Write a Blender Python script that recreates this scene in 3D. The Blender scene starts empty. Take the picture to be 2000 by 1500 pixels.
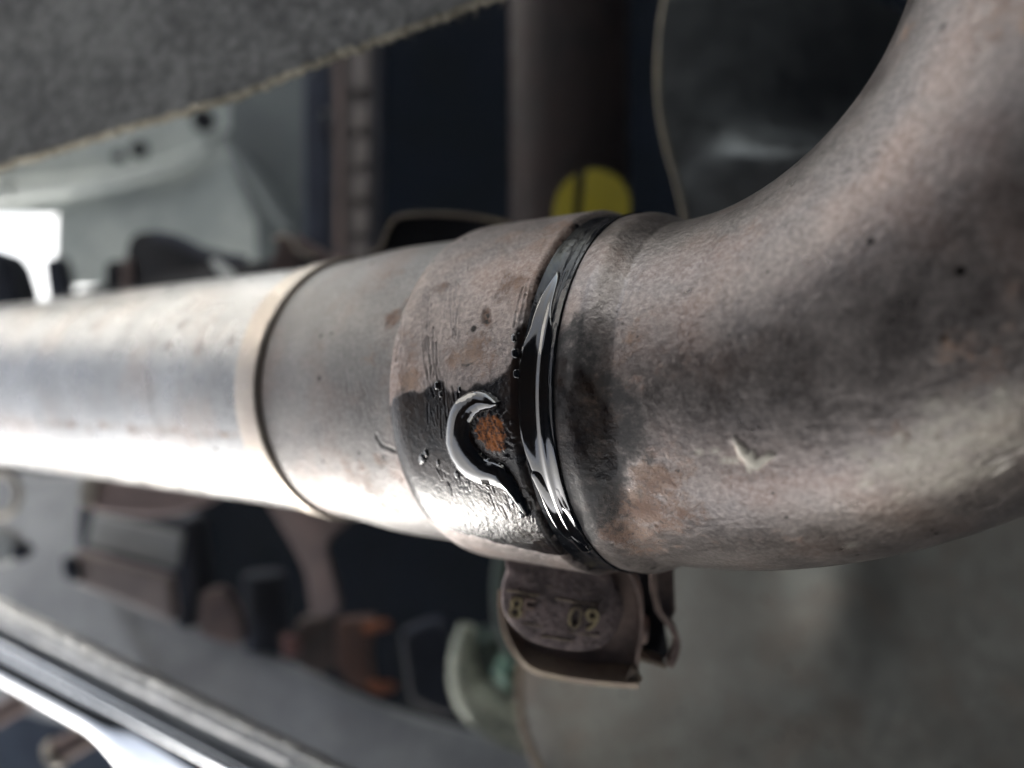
import bpy, math, random
import numpy as np
from mathutils import Matrix, Vector

random.seed(7); rng = np.random.default_rng(7)
scene = bpy.context.scene
COL = scene.collection

# ------------------------------------------------------------------ camera, sky, sun, exposure
# Working axes (metres): x to the picture's right, y to the picture's top, z back towards the camera.
# The phone was held rolled on its side over the engine bay, so world up runs towards the picture's left.
up = np.array([-0.955, -0.08, 0.28]); up /= np.linalg.norm(up)
r1 = np.cross([0, 1, 0], up); r1 /= np.linalg.norm(r1)
r2 = np.cross(up, r1)
R = np.array([r1, r2, up])                       # working axes -> world
CAM = np.array([0.0, 0.0, 1.05])
K = 36.0 / 28.0                                  # sensor width / focal length

def P(px, py, d):                                # a point seen at photo pixel (px, py), d metres down the view axis
    return np.array([(px - 1000) / 2000 * K * d, -(py - 750) / 2000 * K * d, -d])

cam_data = bpy.data.cameras.new("camera")
cam_data.lens = 28.0; cam_data.sensor_width = 36.0
cam_data.clip_start = 0.005; cam_data.clip_end = 200
cam_data.dof.use_dof = True
cam_data.dof.focus_distance = 0.100
cam_data.dof.aperture_fstop = 9.0
cam = bpy.data.objects.new("camera", cam_data); COL.objects.link(cam)
M4 = Matrix([[*R[0], CAM[0]], [*R[1], CAM[1]], [*R[2], CAM[2]], [0, 0, 0, 1]])
cam.matrix_world = M4
scene.camera = cam

SUN_DIR = np.array([-0.52, -0.75, -0.47]); SUN_DIR /= np.linalg.norm(SUN_DIR)   # towards the sun, working axes
sw = R @ SUN_DIR
sun_el = math.asin(sw[2]); sun_az = math.atan2(sw[0], sw[1])
world = bpy.data.worlds.new("World"); scene.world = world; world.use_nodes = True
wn = world.node_tree; wn.nodes.clear()
sky = wn.nodes.new("ShaderNodeTexSky"); sky.sky_type = 'NISHITA'; sky.sun_disc = False
sky.sun_elevation = sun_el; sky.sun_rotation = sun_az
sky.air_density = 1.0; sky.dust_density = 2.0
bg = wn.nodes.new("ShaderNodeBackground"); bg.inputs[1].default_value = 0.15
wo = wn.nodes.new("ShaderNodeOutputWorld")
wtc = wn.nodes.new("ShaderNodeTexCoord"); wno = wn.nodes.new("ShaderNodeTexNoise"); wno.inputs['Scale'].default_value = 2.2; wno.inputs['Detail'].default_value = 6
wn.links.new(wtc.outputs['Generated'], wno.inputs['Vector'])
wmr = wn.nodes.new("ShaderNodeMapRange"); wmr.inputs[1].default_value = 0.35; wmr.inputs[2].default_value = 0.6; wmr.inputs[3].default_value = 0.45; wmr.inputs[4].default_value = 0.95
wn.links.new(wno.outputs[0], wmr.inputs[0])
wbw = wn.nodes.new("ShaderNodeRGBToBW"); wn.links.new(sky.outputs[0], wbw.inputs[0])
wcl = wn.nodes.new("ShaderNodeMix"); wcl.data_type = 'RGBA'; wcl.blend_type = 'MULTIPLY'; wcl.inputs[0].default_value = 1.0; wcl.inputs[7].default_value = (1.25, 1.22, 1.18, 1)
wn.links.new(wbw.outputs[0], wcl.inputs[6])
wmx = wn.nodes.new("ShaderNodeMix"); wmx.data_type = 'RGBA'
wn.links.new(wmr.outputs[0], wmx.inputs[0]); wn.links.new(sky.outputs[0], wmx.inputs[6]); wn.links.new(wcl.outputs[2], wmx.inputs[7])
wn.links.new(wmx.outputs[2], bg.inputs[0]); wn.links.new(bg.outputs[0], wo.inputs[0])
sun_data = bpy.data.lights.new("sun", 'SUN'); sun_data.energy = 0.5; sun_data.angle = math.radians(13)
sun_data.color = (1.0, 0.95, 0.88)
sun = bpy.data.objects.new("sun", sun_data); COL.objects.link(sun)
sun.rotation_euler = Vector(sw).to_track_quat('Z', 'Y').to_euler()
sun.location = (0, 0, 3)
scene.view_settings.view_transform = 'Standard'
scene.view_settings.look = 'None'
scene.view_settings.gamma = 1
scene.view_settings.exposure = 2.1
scene.cycles.max_bounces = 8

# ------------------------------------------------------------------ helpers
def to_world(v):
    return np.asarray(v) @ R.T + CAM

def thing(name, label, cat, base, group=None, kind=None):
    o = bpy.data.objects.new(name, None); COL.objects.link(o)
    o.empty_display_size = 0.01
    o.location = to_world(np.array([base]))[0]
    o["label"] = label; o["category"] = cat
    if group: o["group"] = group
    if kind: o["kind"] = kind
    return o

def tag(o, label=None, cat=None, group=None, kind=None):
    if label: o["label"] = label
    if cat: o["category"] = cat
    if group: o["group"] = group
    if kind: o["kind"] = kind
    return o

def root_loc(parent):
    loc = Vector((0, 0, 0)); p = parent
    while p is not None:
        loc = loc + p.location; p = p.parent
    return np.array(loc)

def link_mesh(name, me, mat, parent):
    o = bpy.data.objects.new(name, me); COL.objects.link(o)
    if mat is not None: me.materials.append(mat)
    if parent is not None: o.parent = parent
    return o

def mesh(name, verts, faces, mat, parent=None, smooth=False, bevel=0, sub=0, base=None):
    w = to_world(np.array(verts, float))
    org = root_loc(parent)
    off = np.zeros(3)
    if parent is None:
        off = to_world(np.array([base if base is not None else np.mean(np.array(verts), axis=0)]))[0]
    me = bpy.data.meshes.new(name)
    me.from_pydata((w - org - off).tolist(), [], [list(f) for f in faces])
    me.validate(); me.update()
    if smooth: me.shade_smooth()
    o = link_mesh(name, me, mat, parent)
    o.location = Vector(off)
    import bmesh
    bm = bmesh.new(); bm.from_mesh(me); bmesh.ops.recalc_face_normals(bm, faces=bm.faces); bm.to_mesh(me); bm.free()
    if bevel:
        b = o.modifiers.new("bevel", 'BEVEL'); b.width = bevel; b.segments = 3; b.limit_method = 'ANGLE'; b.angle_limit = math.radians(35)
        me.shade_smooth()
        o.modifiers.new("wn", 'WEIGHTED_NORMAL')
    if sub:
        s = o.modifiers.new("sub", 'SUBSURF'); s.levels = sub; s.render_levels = sub
    return o

def grid_mesh(name, V, mat, parent=None, wrap=True, attrs=None, keep=None):
    """V: (n, m, 3) working-axis points, wrapped along m."""
    n, m, _ = V.shape
    w = to_world(V.reshape(-1, 3)) - root_loc(parent)
    off = np.zeros(3)
    if parent is None:
        off = w.mean(axis=0); w = w - off
    i = np.arange(n - 1)[:, None]; j = np.arange(m if wrap else m - 1)[None, :]
    j2 = (j + 1) % m
    F = np.stack([i * m + j, i * m + j2, (i + 1) * m + j2, (i + 1) * m + j], -1)
    if keep is not None:
        k = keep[:-1][:, (j[0])] | keep[1:][:, (j[0])]
        k = k | keep[:-1][:, j2[0]] | keep[1:][:, j2[0]]
        F = F[k]
        used = np.unique(F); remap = -np.ones(n * m, int); remap[used] = np.arange(len(used))
        w = w[used]; F = remap[F]
        attrs = {a: v.reshape(-1)[used] for a, v in (attrs or {}).items()}
    F = F.reshape(-1, 4)
    me = bpy.data.meshes.new(name)
    me.vertices.add(len(w)); me.vertices.foreach_set("co", w.astype(np.float32).ravel())
    me.loops.add(F.size); me.loops.foreach_set("vertex_index", F.astype(np.int32).ravel())
    me.polygons.add(len(F)); me.polygons.foreach_set("loop_start", (np.arange(len(F)) * 4).astype(np.int32))
    me.update(calc_edges=True)
    for a, v in (attrs or {}).items():
        at = me.attributes.new(a, 'FLOAT', 'POINT'); at.data.foreach_set("value", v.astype(np.float32).ravel())
    me.shade_smooth()
    o = link_mesh(name, me, mat, parent)
    if parent is None: o.location = Vector(off)
    return o

def catmull(pts, n=8, closed=False):
    pts = [np.array(p, float) for p in pts]; out = []
    N = len(pts)
    for i in range(N if closed else N - 1):
        p0 = pts[(i - 1) % N] if closed else pts[max(i - 1, 0)]
        p1 = pts[i]; p2 = pts[(i + 1) % N]
        p3 = pts[(i + 2) % N] if closed else pts[min(i + 2, N - 1)]
        for k in range(n):
            t = k / n
            out.append(0.5 * ((2 * p1) + (-p0 + p2) * t + (2 * p0 - 5 * p1 + 4 * p2 - p3) * t * t + (-p0 + 3 * p1 - 3 * p2 + p3) * t ** 3))
    if not closed: out.append(pts[-1])
    return out

def slab(name, pts, thick, mat, parent=None, bevel=0.0006, smooth_outline=0, away=(0, 0, -1)):
    """A plate: outline of (px, py, depth) points, given a real thickness."""
    if smooth_outline: pts = catmull(pts, smooth_outline, True)
    f = [P(*p) for p in pts]; a = np.array(away, float); a /= np.linalg.norm(a)
    b = [q + a * thick for q in f]
    n = len(f)
    faces = [list(range(n)), list(range(2 * n - 1, n - 1, -1))]
    for i in range(n): faces.append([i, (i + 1) % n, n + (i + 1) % n, n + i])
    return mesh(name, f + b, faces, mat, parent, bevel=bevel)

def tube(name, path, radius, mat, parent=None, seg=24, caps=True, flat=1.0):
    path = [np.array(p, float) for p in path]; n = len(path)
    rad = radius if hasattr(radius, '__len__') else [radius] * n
    V = []; ref = np.array([0.1, 0.3, 1.0])
    for i in range(n):
        t = path[min(i + 1, n - 1)] - path[max(i - 1, 0)]; t /= np.linalg.norm(t)
        a = np.cross(t, ref); a /= np.linalg.norm(a); b = np.cross(a, t)
        for k in range(seg):
            th = 2 * math.pi * k / seg
            V.append(path[i] + rad[i] * (math.cos(th) * a + flat * math.sin(th) * b))
    F = [[i * seg + k, i * seg + (k + 1) % seg, (i + 1) * seg + (k + 1) % seg, (i + 1) * seg + k] for i in range(n - 1) for k in range(seg)]
    if caps: F += [list(range(seg)), list(range((n - 1) * seg, n * seg))]
    o = mesh(name, V, F, mat, parent, smooth=True)
    e = o.modifiers.new("es", 'EDGE_SPLIT'); e.split_angle = math.radians(50)
    return o

def strip_sheet(name, line, depth_vec, thick, mat, parent=None, n=6):
    """A bent sheet: a profile line of (px, py, d) swept along depth_vec, with thickness."""
    pts = np.array([P(*p) for p in catmull(line, n)])
    dv = np.array(depth_vec, float)
    t = np.gradient(pts, axis=0); nn = np.cross(t, dv); nn /= np.linalg.norm(nn, axis=1)[:, None]
    ring = [pts, pts + dv, pts + dv + nn * thick, pts + nn * thick]
    V = np.concatenate(ring); m = len(pts); F = []
    for a in range(4):
        b = (a + 1) % 4
        for i in range(m - 1): F.append([a * m + i, a * m + i + 1, b * m + i + 1, b * m + i])
    F.append([0, m, 2 * m, 3 * m]); F.append([m - 1, 2 * m - 1, 3 * m - 1, 4 * m - 1])
    o = mesh(name, V, F, mat, parent, smooth=True)
    e = o.modifiers.new("es", 'EDGE_SPLIT'); e.split_angle = math.radians(50)
    return o

# ------------------------------------------------------------------ materials
class NT:
    def __init__(s, name):
        s.m = bpy.data.materials.new(name); s.m.use_nodes = True; s.t = s.m.node_tree; s.t.nodes.clear()
        s.out = s.n("ShaderNodeOutputMaterial"); s.b = s.n("ShaderNodeBsdfPrincipled"); s.l(s.b.outputs[0], s.out.inputs[0])
        s.tc = s.n("ShaderNodeTexCoord").outputs['Object']
    def n(s, t, **k):
        x = s.t.nodes.new(t)
        for a, v in k.items(): setattr(x, a, v)
        return x
    def l(s, a, b): s.t.links.new(a, b)
    def set(s, inp, v):
        if hasattr(v, 'links') or hasattr(v, 'is_linked'): s.l(v, s.b.inputs[inp])
        else: s.b.inputs[inp].default_value = (*v, 1) if hasattr(v, '__len__') else v
    def noise(s, scale, detail=4, rough=0.55, vec=None, stretch=None, dist=0):
        x = s.n("ShaderNodeTexNoise"); x.inputs['Scale'].default_value = scale; x.inputs['Detail'].default_value = detail
        x.inputs['Roughness'].default_value = rough; x.inputs['Distortion'].default_value = dist
        v = vec or s.tc
        if stretch is not None:
            mp = s.n("ShaderNodeMapping"); mp.inputs['Scale'].default_value = stretch; s.l(v, mp.inputs[0]); v = mp.outputs[0]
        s.l(v, x.inputs['Vector']); return x.outputs[0]
    def ramp(s, f, a, b, lo=0.0, hi=1.0):
        x = s.n("ShaderNodeMapRange"); x.interpolation_type = 'SMOOTHSTEP'
        s.l(f, x.inputs[0]); x.inputs[1].default_value = a; x.inputs[2].default_value = b; x.inputs[3].default_value = lo; x.inputs[4].default_value = hi
        return x.outputs[0]
    def math(s, op, a, b=0.0, clamp=False):
        x = s.n("ShaderNodeMath", operation=op); x.use_clamp = clamp
        for i, v in enumerate((a, b)):
            if hasattr(v, 'is_linked'): s.l(v, x.inputs[i])
            else: x.inputs[i].default_value = v
        return x.outputs[0]
    def mix(s, f, a, b):
        x = s.n("ShaderNodeMix", data_type='RGBA')
        for i, v in ((0, f), (6, a), (7, b)):
            if hasattr(v, 'is_linked'): s.l(v, x.inputs[i])
            else: x.inputs[i].default_value = (*v, 1) if hasattr(v, '__len__') else v
        return x.outputs[2]
    def mixf(s, f, a, b):
        x = s.n("ShaderNodeMix", data_type='FLOAT')
        for i, v in ((0, f), (2, a), (3, b)):
            if hasattr(v, 'is_linked'): s.l(v, x.inputs[i])
            else: x.inputs[i].default_value = v
        return x.outputs[0]
    def attr(s, name):
        x = s.n("ShaderNodeAttribute"); x.attribute_name = name; return x.outputs['Fac']
    def bump(s, h, dist, strength=1.0, prev=None):
        x = s.n("ShaderNodeBump"); x.inputs['Distance'].default_value = dist
        if hasattr(strength, 'is_linked'): s.l(strength, x.inputs['Strength'])
        else: x.inputs['Strength'].default_value = strength
        s.l(h, x.inputs['Height'])
        if prev is not None: s.l(prev, x.inputs['Normal'])
        s.l(x.outputs[0], s.b.inputs['Normal']); return x.outputs[0]

def plain(name, c1, c2=None, rough=0.5, metal=0.0, scale=60, bump=0.0002, bscale=900, rvar=0.12, spec=None):
    t = NT(name); c2 = c2 or tuple(x * 0.6 for x in c1)
    n1 = t.noise(scale, 6, 0.6); n2 = t.noise(scale * 5, 5, 0.65)
    f = t.ramp(t.math('ADD', t.math('MULTIPLY', n1, 0.65), t.math('MULTIPLY', n2, 0.35)), 0.38, 0.62)
    t.set('Base Color', t.mix(f, c2, c1))
    t.set('Roughness', t.ramp(n2, 0.3, 0.7, max(rough - rvar, 0.03), min(rough + rvar, 1)))
    t.set('Metallic', metal)
    if spec is not None: t.set('Specular IOR Level', spec)
    if bump: t.bump(t.noise(bscale, 4, 0.6), bump, 0.6)
    return t.m

def pipe_metal(name, base, dark, pink, rough, metal=0.75, grain=1.0, relief=0.6):
    """Heat-stained exhaust steel; rust, oil and scratches follow per-vertex wear masks."""
    t = NT(name)
    big = t.noise(45, 5, 0.6, dist=0.4); mid = t.noise(190, 6, 0.7); fine = t.noise(1500, 4, 0.75); vf = t.noise(3600, 2, 0.7)
    f = t.ramp(t.math('ADD', t.math('MULTIPLY', big, 0.6), t.math('MULTIPLY', mid, 0.4)), 0.38, 0.64)
    c = t.mix(f, dark, base)
    c = t.mix(t.ramp(t.noise(70, 4, 0.6), 0.45, 0.7, 0, 0.7), c, pink)
    c = t.mix(t.ramp(fine, 0.36, 0.7, 0.0, 0.45 * grain), c, tuple(min(x * 1.7, 1) for x in base))
    c = t.mix(t.ramp(vf, 0.60, 0.72, 0.0, 0.4 * grain), c, tuple(x * 0.3 for x in dark))
    # sparse dark specks
    vo = t.n("ShaderNodeTexVoronoi"); vo.inputs['Scale'].default_value = 260; t.l(t.tc, vo.inputs['Vector'])
    speck = t.math('MULTIPLY', t.ramp(vo.outputs['Distance'], 0.08, 0.16, 1, 0), t.ramp(t.noise(90, 2), 0.52, 0.60))
    c = t.mix(speck, c, (0.01, 0.008, 0.007))
    rust = t.attr("rust"); wet = t.attr("wet"); scr = t.attr("scratch"); soot = t.attr("soot"); pale = t.attr("pale")
    rf = t.ramp(t.math('ADD', t.math('MULTIPLY', rust, 1.0), t.math('MULTIPLY', t.math('SUBTRACT', t.noise(420, 5, 0.75), 0.5), 1.6)), 0.25, 0.75)
    rf = t.math('MULTIPLY', rf, t.ramp(rust, 0.02, 0.15))
    rcol = t.mix(t.ramp(mid, 0.4, 0.65), (0.17, 0.085, 0.050), (0.29, 0.185, 0.125))
    rcol = t.mix(t.ramp(fine, 0.5, 0.7), rcol, (0.05, 0.022, 0.014))
    c = t.mix(t.math('MULTIPLY', rf, 0.8), c, rcol)
    sf = t.ramp(t.math('ADD', soot, t.math('MULTIPLY', t.math('SUBTRACT', t.noise(600, 5, 0.8), 0.5), 1.3)), 0.3, 0.8)
    sf = t.math('MULTIPLY', sf, t.ramp(soot, 0.02, 0.12))
    c = t.mix(t.math('MULTIPLY', sf, 0.9), c, (0.012, 0.011, 0.011))
    c = t.mix(t.math('MULTIPLY', pale, 0.9), c, (0.52, 0.49, 0.41))
    c = t.mix(t.math('MULTIPLY', scr, 0.6), c, tuple(min(x * 1.9, 1) for x in base))
    wf = t.ramp(t.math('ADD', wet, t.math('MULTIPLY', t.math('SUBTRACT', t.noise(330, 4, 0.7), 0.5), 0.35)), 0.3, 0.62)
    wc = t.mix(t.ramp(mid, 0.35, 0.65), (0.007, 0.0075, 0.010), (0.022, 0.014, 0.011))
    rw = t.math('MULTIPLY', rf, t.ramp(rust, 0.75, 0.98))
    wc = t.mix(rw, wc, t.mix(t.ramp(fine, 0.4, 0.6), (0.035, 0.011, 0.004), (0.26, 0.080, 0.014)))
    c = t.mix(wf, c, wc)
    t.set('Base Color', c)
    ro = t.ramp(mid, 0.3, 0.7, rough - 0.07, rough + 0.10)
    ro = t.mixf(rf, ro, 0.6); ro = t.mixf(sf, ro, 0.6); ro = t.mixf(scr, ro, 0.3)
    ro = t.mixf(wf, ro, t.ramp(t.noise(240, 3, 0.6), 0.35, 0.65, 0.09, 0.24)); ro = t.mixf(rw, ro, 0.75)
    t.set('Roughness', ro); t.set('Specular IOR Level', t.mixf(wf, 0.5, 0.32))
    me = t.mixf(rf, metal, 0.1); me = t.mixf(t.math('MAXIMUM', wf, sf), me, 0.0); me = t.mixf(pale, me, 0.0)
    t.set('Metallic', me)
    h = t.math('ADD', t.math('MULTIPLY', fine, 0.5), t.math('MULTIPLY', mid, 0.8))
    h = t.math('ADD', h, t.math('MULTIPLY', t.noise(700, 5, 0.8), t.math('ADD', 0.5, t.math('MULTIPLY', rf, 1.2))))
    h = t.math('ADD', h, t.math('MULTIPLY', wf, t.math('MULTIPLY', t.noise(1300, 3, 0.7), 0.4)))
    t.bump(h, 0.00030 * grain, t.mixf(wf, relief, 0.32))
    return t.m

def oil_mat():
    t = NT("engine oil"); t.set('Base Color', t.mix(t.ramp(t.noise(150, 3), 0.4, 0.65), (0.0025, 0.003, 0.0045), (0.006, 0.0038, 0.003)))
    t.set('Roughness', 0.09); t.set('IOR', 1.75); t.set('Specular IOR Level', 0.62); t.set('Coat Weight', 0.6); t.set('Coat Roughness', 0.02)
    t.bump(t.noise(260, 2, 0.4), 0.0002, 0.15)
    return t.m

steel = pipe_metal("bright stainless pipe", (0.34, 0.34, 0.338), (0.20, 0.20, 0.20), (0.31, 0.26, 0.23), 0.30, 0.85, 0.9, 0.4)
socket_m = pipe_metal("stained socket steel", (0.21, 0.20, 0.19), (0.115, 0.105, 0.103), (0.21, 0.145, 0.12), 0.45, 0.35, 1.0, 0.5)
sleeve_m = pipe_metal("heat stained clamp steel", (0.24, 0.205, 0.19), (0.095, 0.082, 0.080), (0.24, 0.150, 0.11), 0.42, 0.65, 1.3, 0.6)
elbow_m = pipe_metal("heat stained elbow steel", (0.215, 0.190, 0.178), (0.108, 0.096, 0.093), (0.195, 0.137, 0.116), 0.34, 0.8, 1.3, 0.28)
band_m = plain("brassy collar", (0.44, 0.39, 0.33), (0.36, 0.31, 0.27), 0.38, 0.85, 120, 0.0001)
oil_m = oil_mat()
lug_m = plain("brown oxidised steel", (0.38, 0.28, 0.24), (0.21, 0.155, 0.14), 0.55, 0.35, 140, 0.0003, 1200)
lug_edge_m = plain("worn tan steel and lit edge", (0.38, 0.31, 0.23), (0.27, 0.21, 0.17), 0.5, 0.4, 160, 0.0003, 1000)
brass_m = plain("worn brass letter", (0.66, 0.55, 0.32), (0.22, 0.17, 0.14), 0.42, 0.6, 500, 0.0003)
black_m = plain("black plastic", (0.012, 0.013, 0.018), (0.006, 0.006, 0.010), 0.6, 0, 60, spec=0.2)
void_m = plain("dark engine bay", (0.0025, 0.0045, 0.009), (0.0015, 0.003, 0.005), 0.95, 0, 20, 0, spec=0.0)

# ------------------------------------------------------------------ exhaust axis and surfaces
A = P(0, 751, 0.2533); B = P(1265, 767, 0.1184)
T0 = (B - A) / np.linalg.norm(B - A)
E2 = np.array([0, 1.0, 0]); E2 -= T0 * (E2 @ T0); E2 /= np.linalg.norm(E2)
E1 = np.cross(T0, E2); E1 = E1 if E1[2] > 0 else -E1

def s_at(px):                                    # distance along the axis (0 at B, negative to the left) seen at column px
    k = (px - 1000) / 2000 * K
    return (k * -B[2] - B[0]) / (T0[0] + k * T0[2])

def s_front(px, r=0.0262):                       # the same for the near side of a ring of radius r
    k = (px - 1000) / 2000 * K; q = B + r * E1
    return (k * -q[2] - q[0]) / (T0[0] + k * T0[2])

def phis(nf, nb=40, lim=112):
    a = np.radians(np.linspace(-lim, lim, nf)); b = np.radians(np.linspace(lim, 360 - lim, nb + 2)[1:-1])
    return np.concatenate([a, b])

def straight(svals, ph, rfun):
    S, F = np.meshgrid(svals, ph, indexing='ij'); r = rfun(S, F)
    c = B + S[..., None] * T0
    nrm = np.cos(F)[..., None] * E1 + np.sin(F)[..., None] * E2
    return c + r[..., None] * nrm, nrm, S, F * r

def project(V):
    d = -V[..., 2]
    return 1000 + V[..., 0] / d / K * 2000, 750 - V[..., 1] / d / K * 2000

class Surf:
    """Surface grid plus its unrolled coordinates, so marks are laid on the metal itself."""
    def __init__(s, V, N, U, W):
        s.V, s.N, s.U, s.W = V, N, U, W
        s.X, s.Y = project(V)
        tocam = -V / np.linalg.norm(V, axis=-1)[..., None]
        s.front = (N * tocam).sum(-1) > 0.02
        s.a = {k: np.zeros(V.shape[:2]) for k in ("rust", "wet", "scratch", "soot", "pale")}
        s.h = np.zeros(V.shape[:2])
    def uv(s, px, py):
        d = (s.X - px) ** 2 + (s.Y - py) ** 2 + np.where(s.front, 0, 1e9)
        i = np.unravel_index(np.argmin(d), d.shape); return np.array([s.U[i], s.W[i]])
    def line_dist(s, pts):
        q = [s.uv(*p) for p in pts]; best = np.full(s.U.shape, 1e9); 
        for a, b in zip(q[:-1], q[1:]):
            ab = b - a; L = max(ab @ ab, 1e-14)
            t = np.clip(((s.U - a[0]) * ab[0] + (s.W - a[1]) * ab[1]) / L, 0, 1)
            best = np.minimum(best, np.hypot(s.U - a[0] - t * ab[0], s.W - a[1] - t * ab[1]))
        return best
    def poly(s, pts, smooth=4):
        """signed distance in metres, positive inside"""
        q = [s.uv(*p) for p in (catmull(pts, smooth, True) if smooth else pts)]
        inside = np.zeros(s.U.shape, bool); best = np.full(s.U.shape, 1e9); n = len(q)
        for i in range(n):
            a, b = q[i], q[(i + 1) % n]; ab = b - a; L = max(ab @ ab, 1e-14)
            t = np.clip(((s.U - a[0]) * ab[0] + (s.W - a[1]) * ab[1]) / L, 0, 1)
            best = np.minimum(best, np.hypot(s.U - a[0] - t * ab[0], s.W - a[1] - t * ab[1]))
            c = (a[1] > s.W) != (b[1] > s.W)
            with np.errstate(divide='ignore', invalid='ignore'):
                xi = (b[0] - a[0]) * (s.W - a[1]) / (b[1] - a[1] + 1e-15) + a[0]
            inside ^= c & (s.U < xi)
        return np.where(inside, best, -best)
    def add(s, k, v): s.a[k] = np.maximum(s.a[k], np.clip(v, 0, 1))
    def blob(s, k, px, py, r, amp=1.0, stretch=1.0):
        c = s.uv(px, py); d = np.hypot((s.U - c[0]), (s.W - c[1]) * stretch) / r
        s.add(k, amp * np.exp(-d ** 2))
    def scratch(s, pts, w=0.00018, depth=0.00012, bright=1.0, key="scratch"):
        if not hasattr(s, 'q'): s.q = fnoise(s.U.shape, s.U.shape[0] / 5, s.U.shape[1] / 9, 99, 2)
        if len(pts) > 2: pts = [(p[0] + rng.normal(0, 0.45), p[1]) for p in catmull(pts, 4)]
        d = s.line_dist(pts) * (1 + 0.25 * s.q); g = np.exp(-(d / w) ** 2) * np.clip(0.75 + 1.1 * s.q, 0.0, 1.3)
        s.h -= depth * g; s.h += 0.35 * depth * np.exp(-((d - 1.9 * w) / (0.8 * w)) ** 2)
        s.add(key, bright * g)
    def build(s, name, mat, parent):
        return grid_mesh(name, s.V + s.N * s.h[..., None], mat, parent, True, s.a)

def fnoise(shape, fy, fx, seed, oct=3):
    """smooth value noise on a grid, range -1..1"""
    r_ = np.random.default_rng(seed); out = np.zeros(shape); amp = 1; tot = 0
    for o in range(oct):
        ny, nx = int(fy * 2 ** o) + 2, int(fx * 2 ** o) + 2
        g = r_.uniform(-1, 1, (ny, nx))
        y = np.linspace(0, ny - 1.001, shape[0]); x = np.linspace(0, nx - 1.001, shape[1])
        yi, xi = y.astype(int), x.astype(int); ty, tx = y - yi, x - xi
        ty = (ty * ty * (3 - 2 * ty))[:, None]; tx = (tx * tx * (3 - 2 * tx))[None]
        a = g[yi][:, xi]; b = g[yi][:, xi + 1]; c = g[yi + 1][:, xi]; d = g[yi + 1][:, xi + 1]
        out += amp * ((a * (1 - tx) + b * tx) * (1 - ty) + (c * (1 - tx) + d * tx) * ty); tot += amp; amp *= 0.5
    return out / tot

# --- the straight pipe on the left
sCOL0, sCOL1 = s_front(457, 0.025), s_front(504, 0.025)
sSL0 = s_front(757)                                  # sleeve start
sSL1 = s_front(1014, 0.027)                                 # sleeve end / oily channel start
sLIP = s_front(1086)
pipe = thing("front_pipe", "silvery straight exhaust pipe with a thin raised collar running out of frame at left", "exhaust pipe", B + T0 * (sCOL0 - 0.05))
sv = np.linspace(-0.36, sCOL0 + 0.001, 900)
V, N, U, W = straight(sv, phis(260), lambda S, F: np.full(S.shape, 0.0245))
sf = Surf(V, N, U, W)
sf.h += 0.00004 * fnoise(sf.h.shape, 30, 12, 3)
sf.scratch([(292, 735), (300, 800), (318, 850)], 0.0005, 0.0001, 0.0); sf.add("soot", 0.45 * np.exp(-(sf.line_dist([(295, 770), (305, 815), (325, 850)]) / 0.0009) ** 2))
d = sf.line_dist([(0, 825), (150, 828), (300, 838), (460, 850)]); sf.add("rust", 0.42 * np.exp(-(d / 0.0016) ** 2))
for i in range(26):
    sf.blob("soot", rng.uniform(40, 470), rng.uniform(640, 860), rng.uniform(0.0003, 0.0008), rng.uniform(0.25, 0.6))
for i in range(60):
    sf.blob("rust", rng.uniform(0, 470), rng.choice([rng.uniform(620, 700), rng.uniform(840, 930)]), rng.uniform(0.0008, 0.0026), rng.uniform(0.2, 0.5))
sf.build("tube_wall", steel, pipe)

def ring(name, prof, mat, parent, nf=200, attrs=True):
    """surface of revolution about the pipe axis; prof = [(s, r), ...]"""
    s_ = np.array([p[0] for p in prof]); r_ = np.array([p[1] for p in prof])
    F = phis(nf); V = (B + s_[:, None] * T0)[:, None, :] + r_[:, None, None] * (np.cos(F)[:, None] * E1 + np.sin(F)[:, None] * E2)[None]
    return grid_mesh(name, V, mat, parent, True)

def fillet(pts, rad, n=5):
    out = [np.array(pts[0], float)]
    for a, b, c in zip(pts[:-2], pts[1:-1], pts[2:]):
        a, b, c = map(lambda q: np.array(q, float), (a, b, c))
        la, lc = np.linalg.norm(a - b), np.linalg.norm(c - b); r = min(rad, la / 2.1, lc / 2.1)
        p, q = b + (a - b) / la * r, b + (c - b) / lc * r
        for k in range(n + 1):
            t = k / n; out.append((1 - t) ** 2 * p + 2 * t * (1 - t) * b + t * t * q)
    out.append(np.array(pts[-1], float)); return out

ring("collar", fillet([(sCOL0 - 0.0002, 0.0240), (sCOL0, 0.02505), (sCOL1 - 0.0007, 0.02540), (sCOL1 - 0.0002, 0.0250), (sCOL1 - 0.0001, 0.0240)], 0.0004), band_m, pipe)
ring("collar_gap", [(sCOL1 - 0.0010, 0.0242), (sCOL1 + 0.0010, 0.0242)], black_m, pipe)
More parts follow.
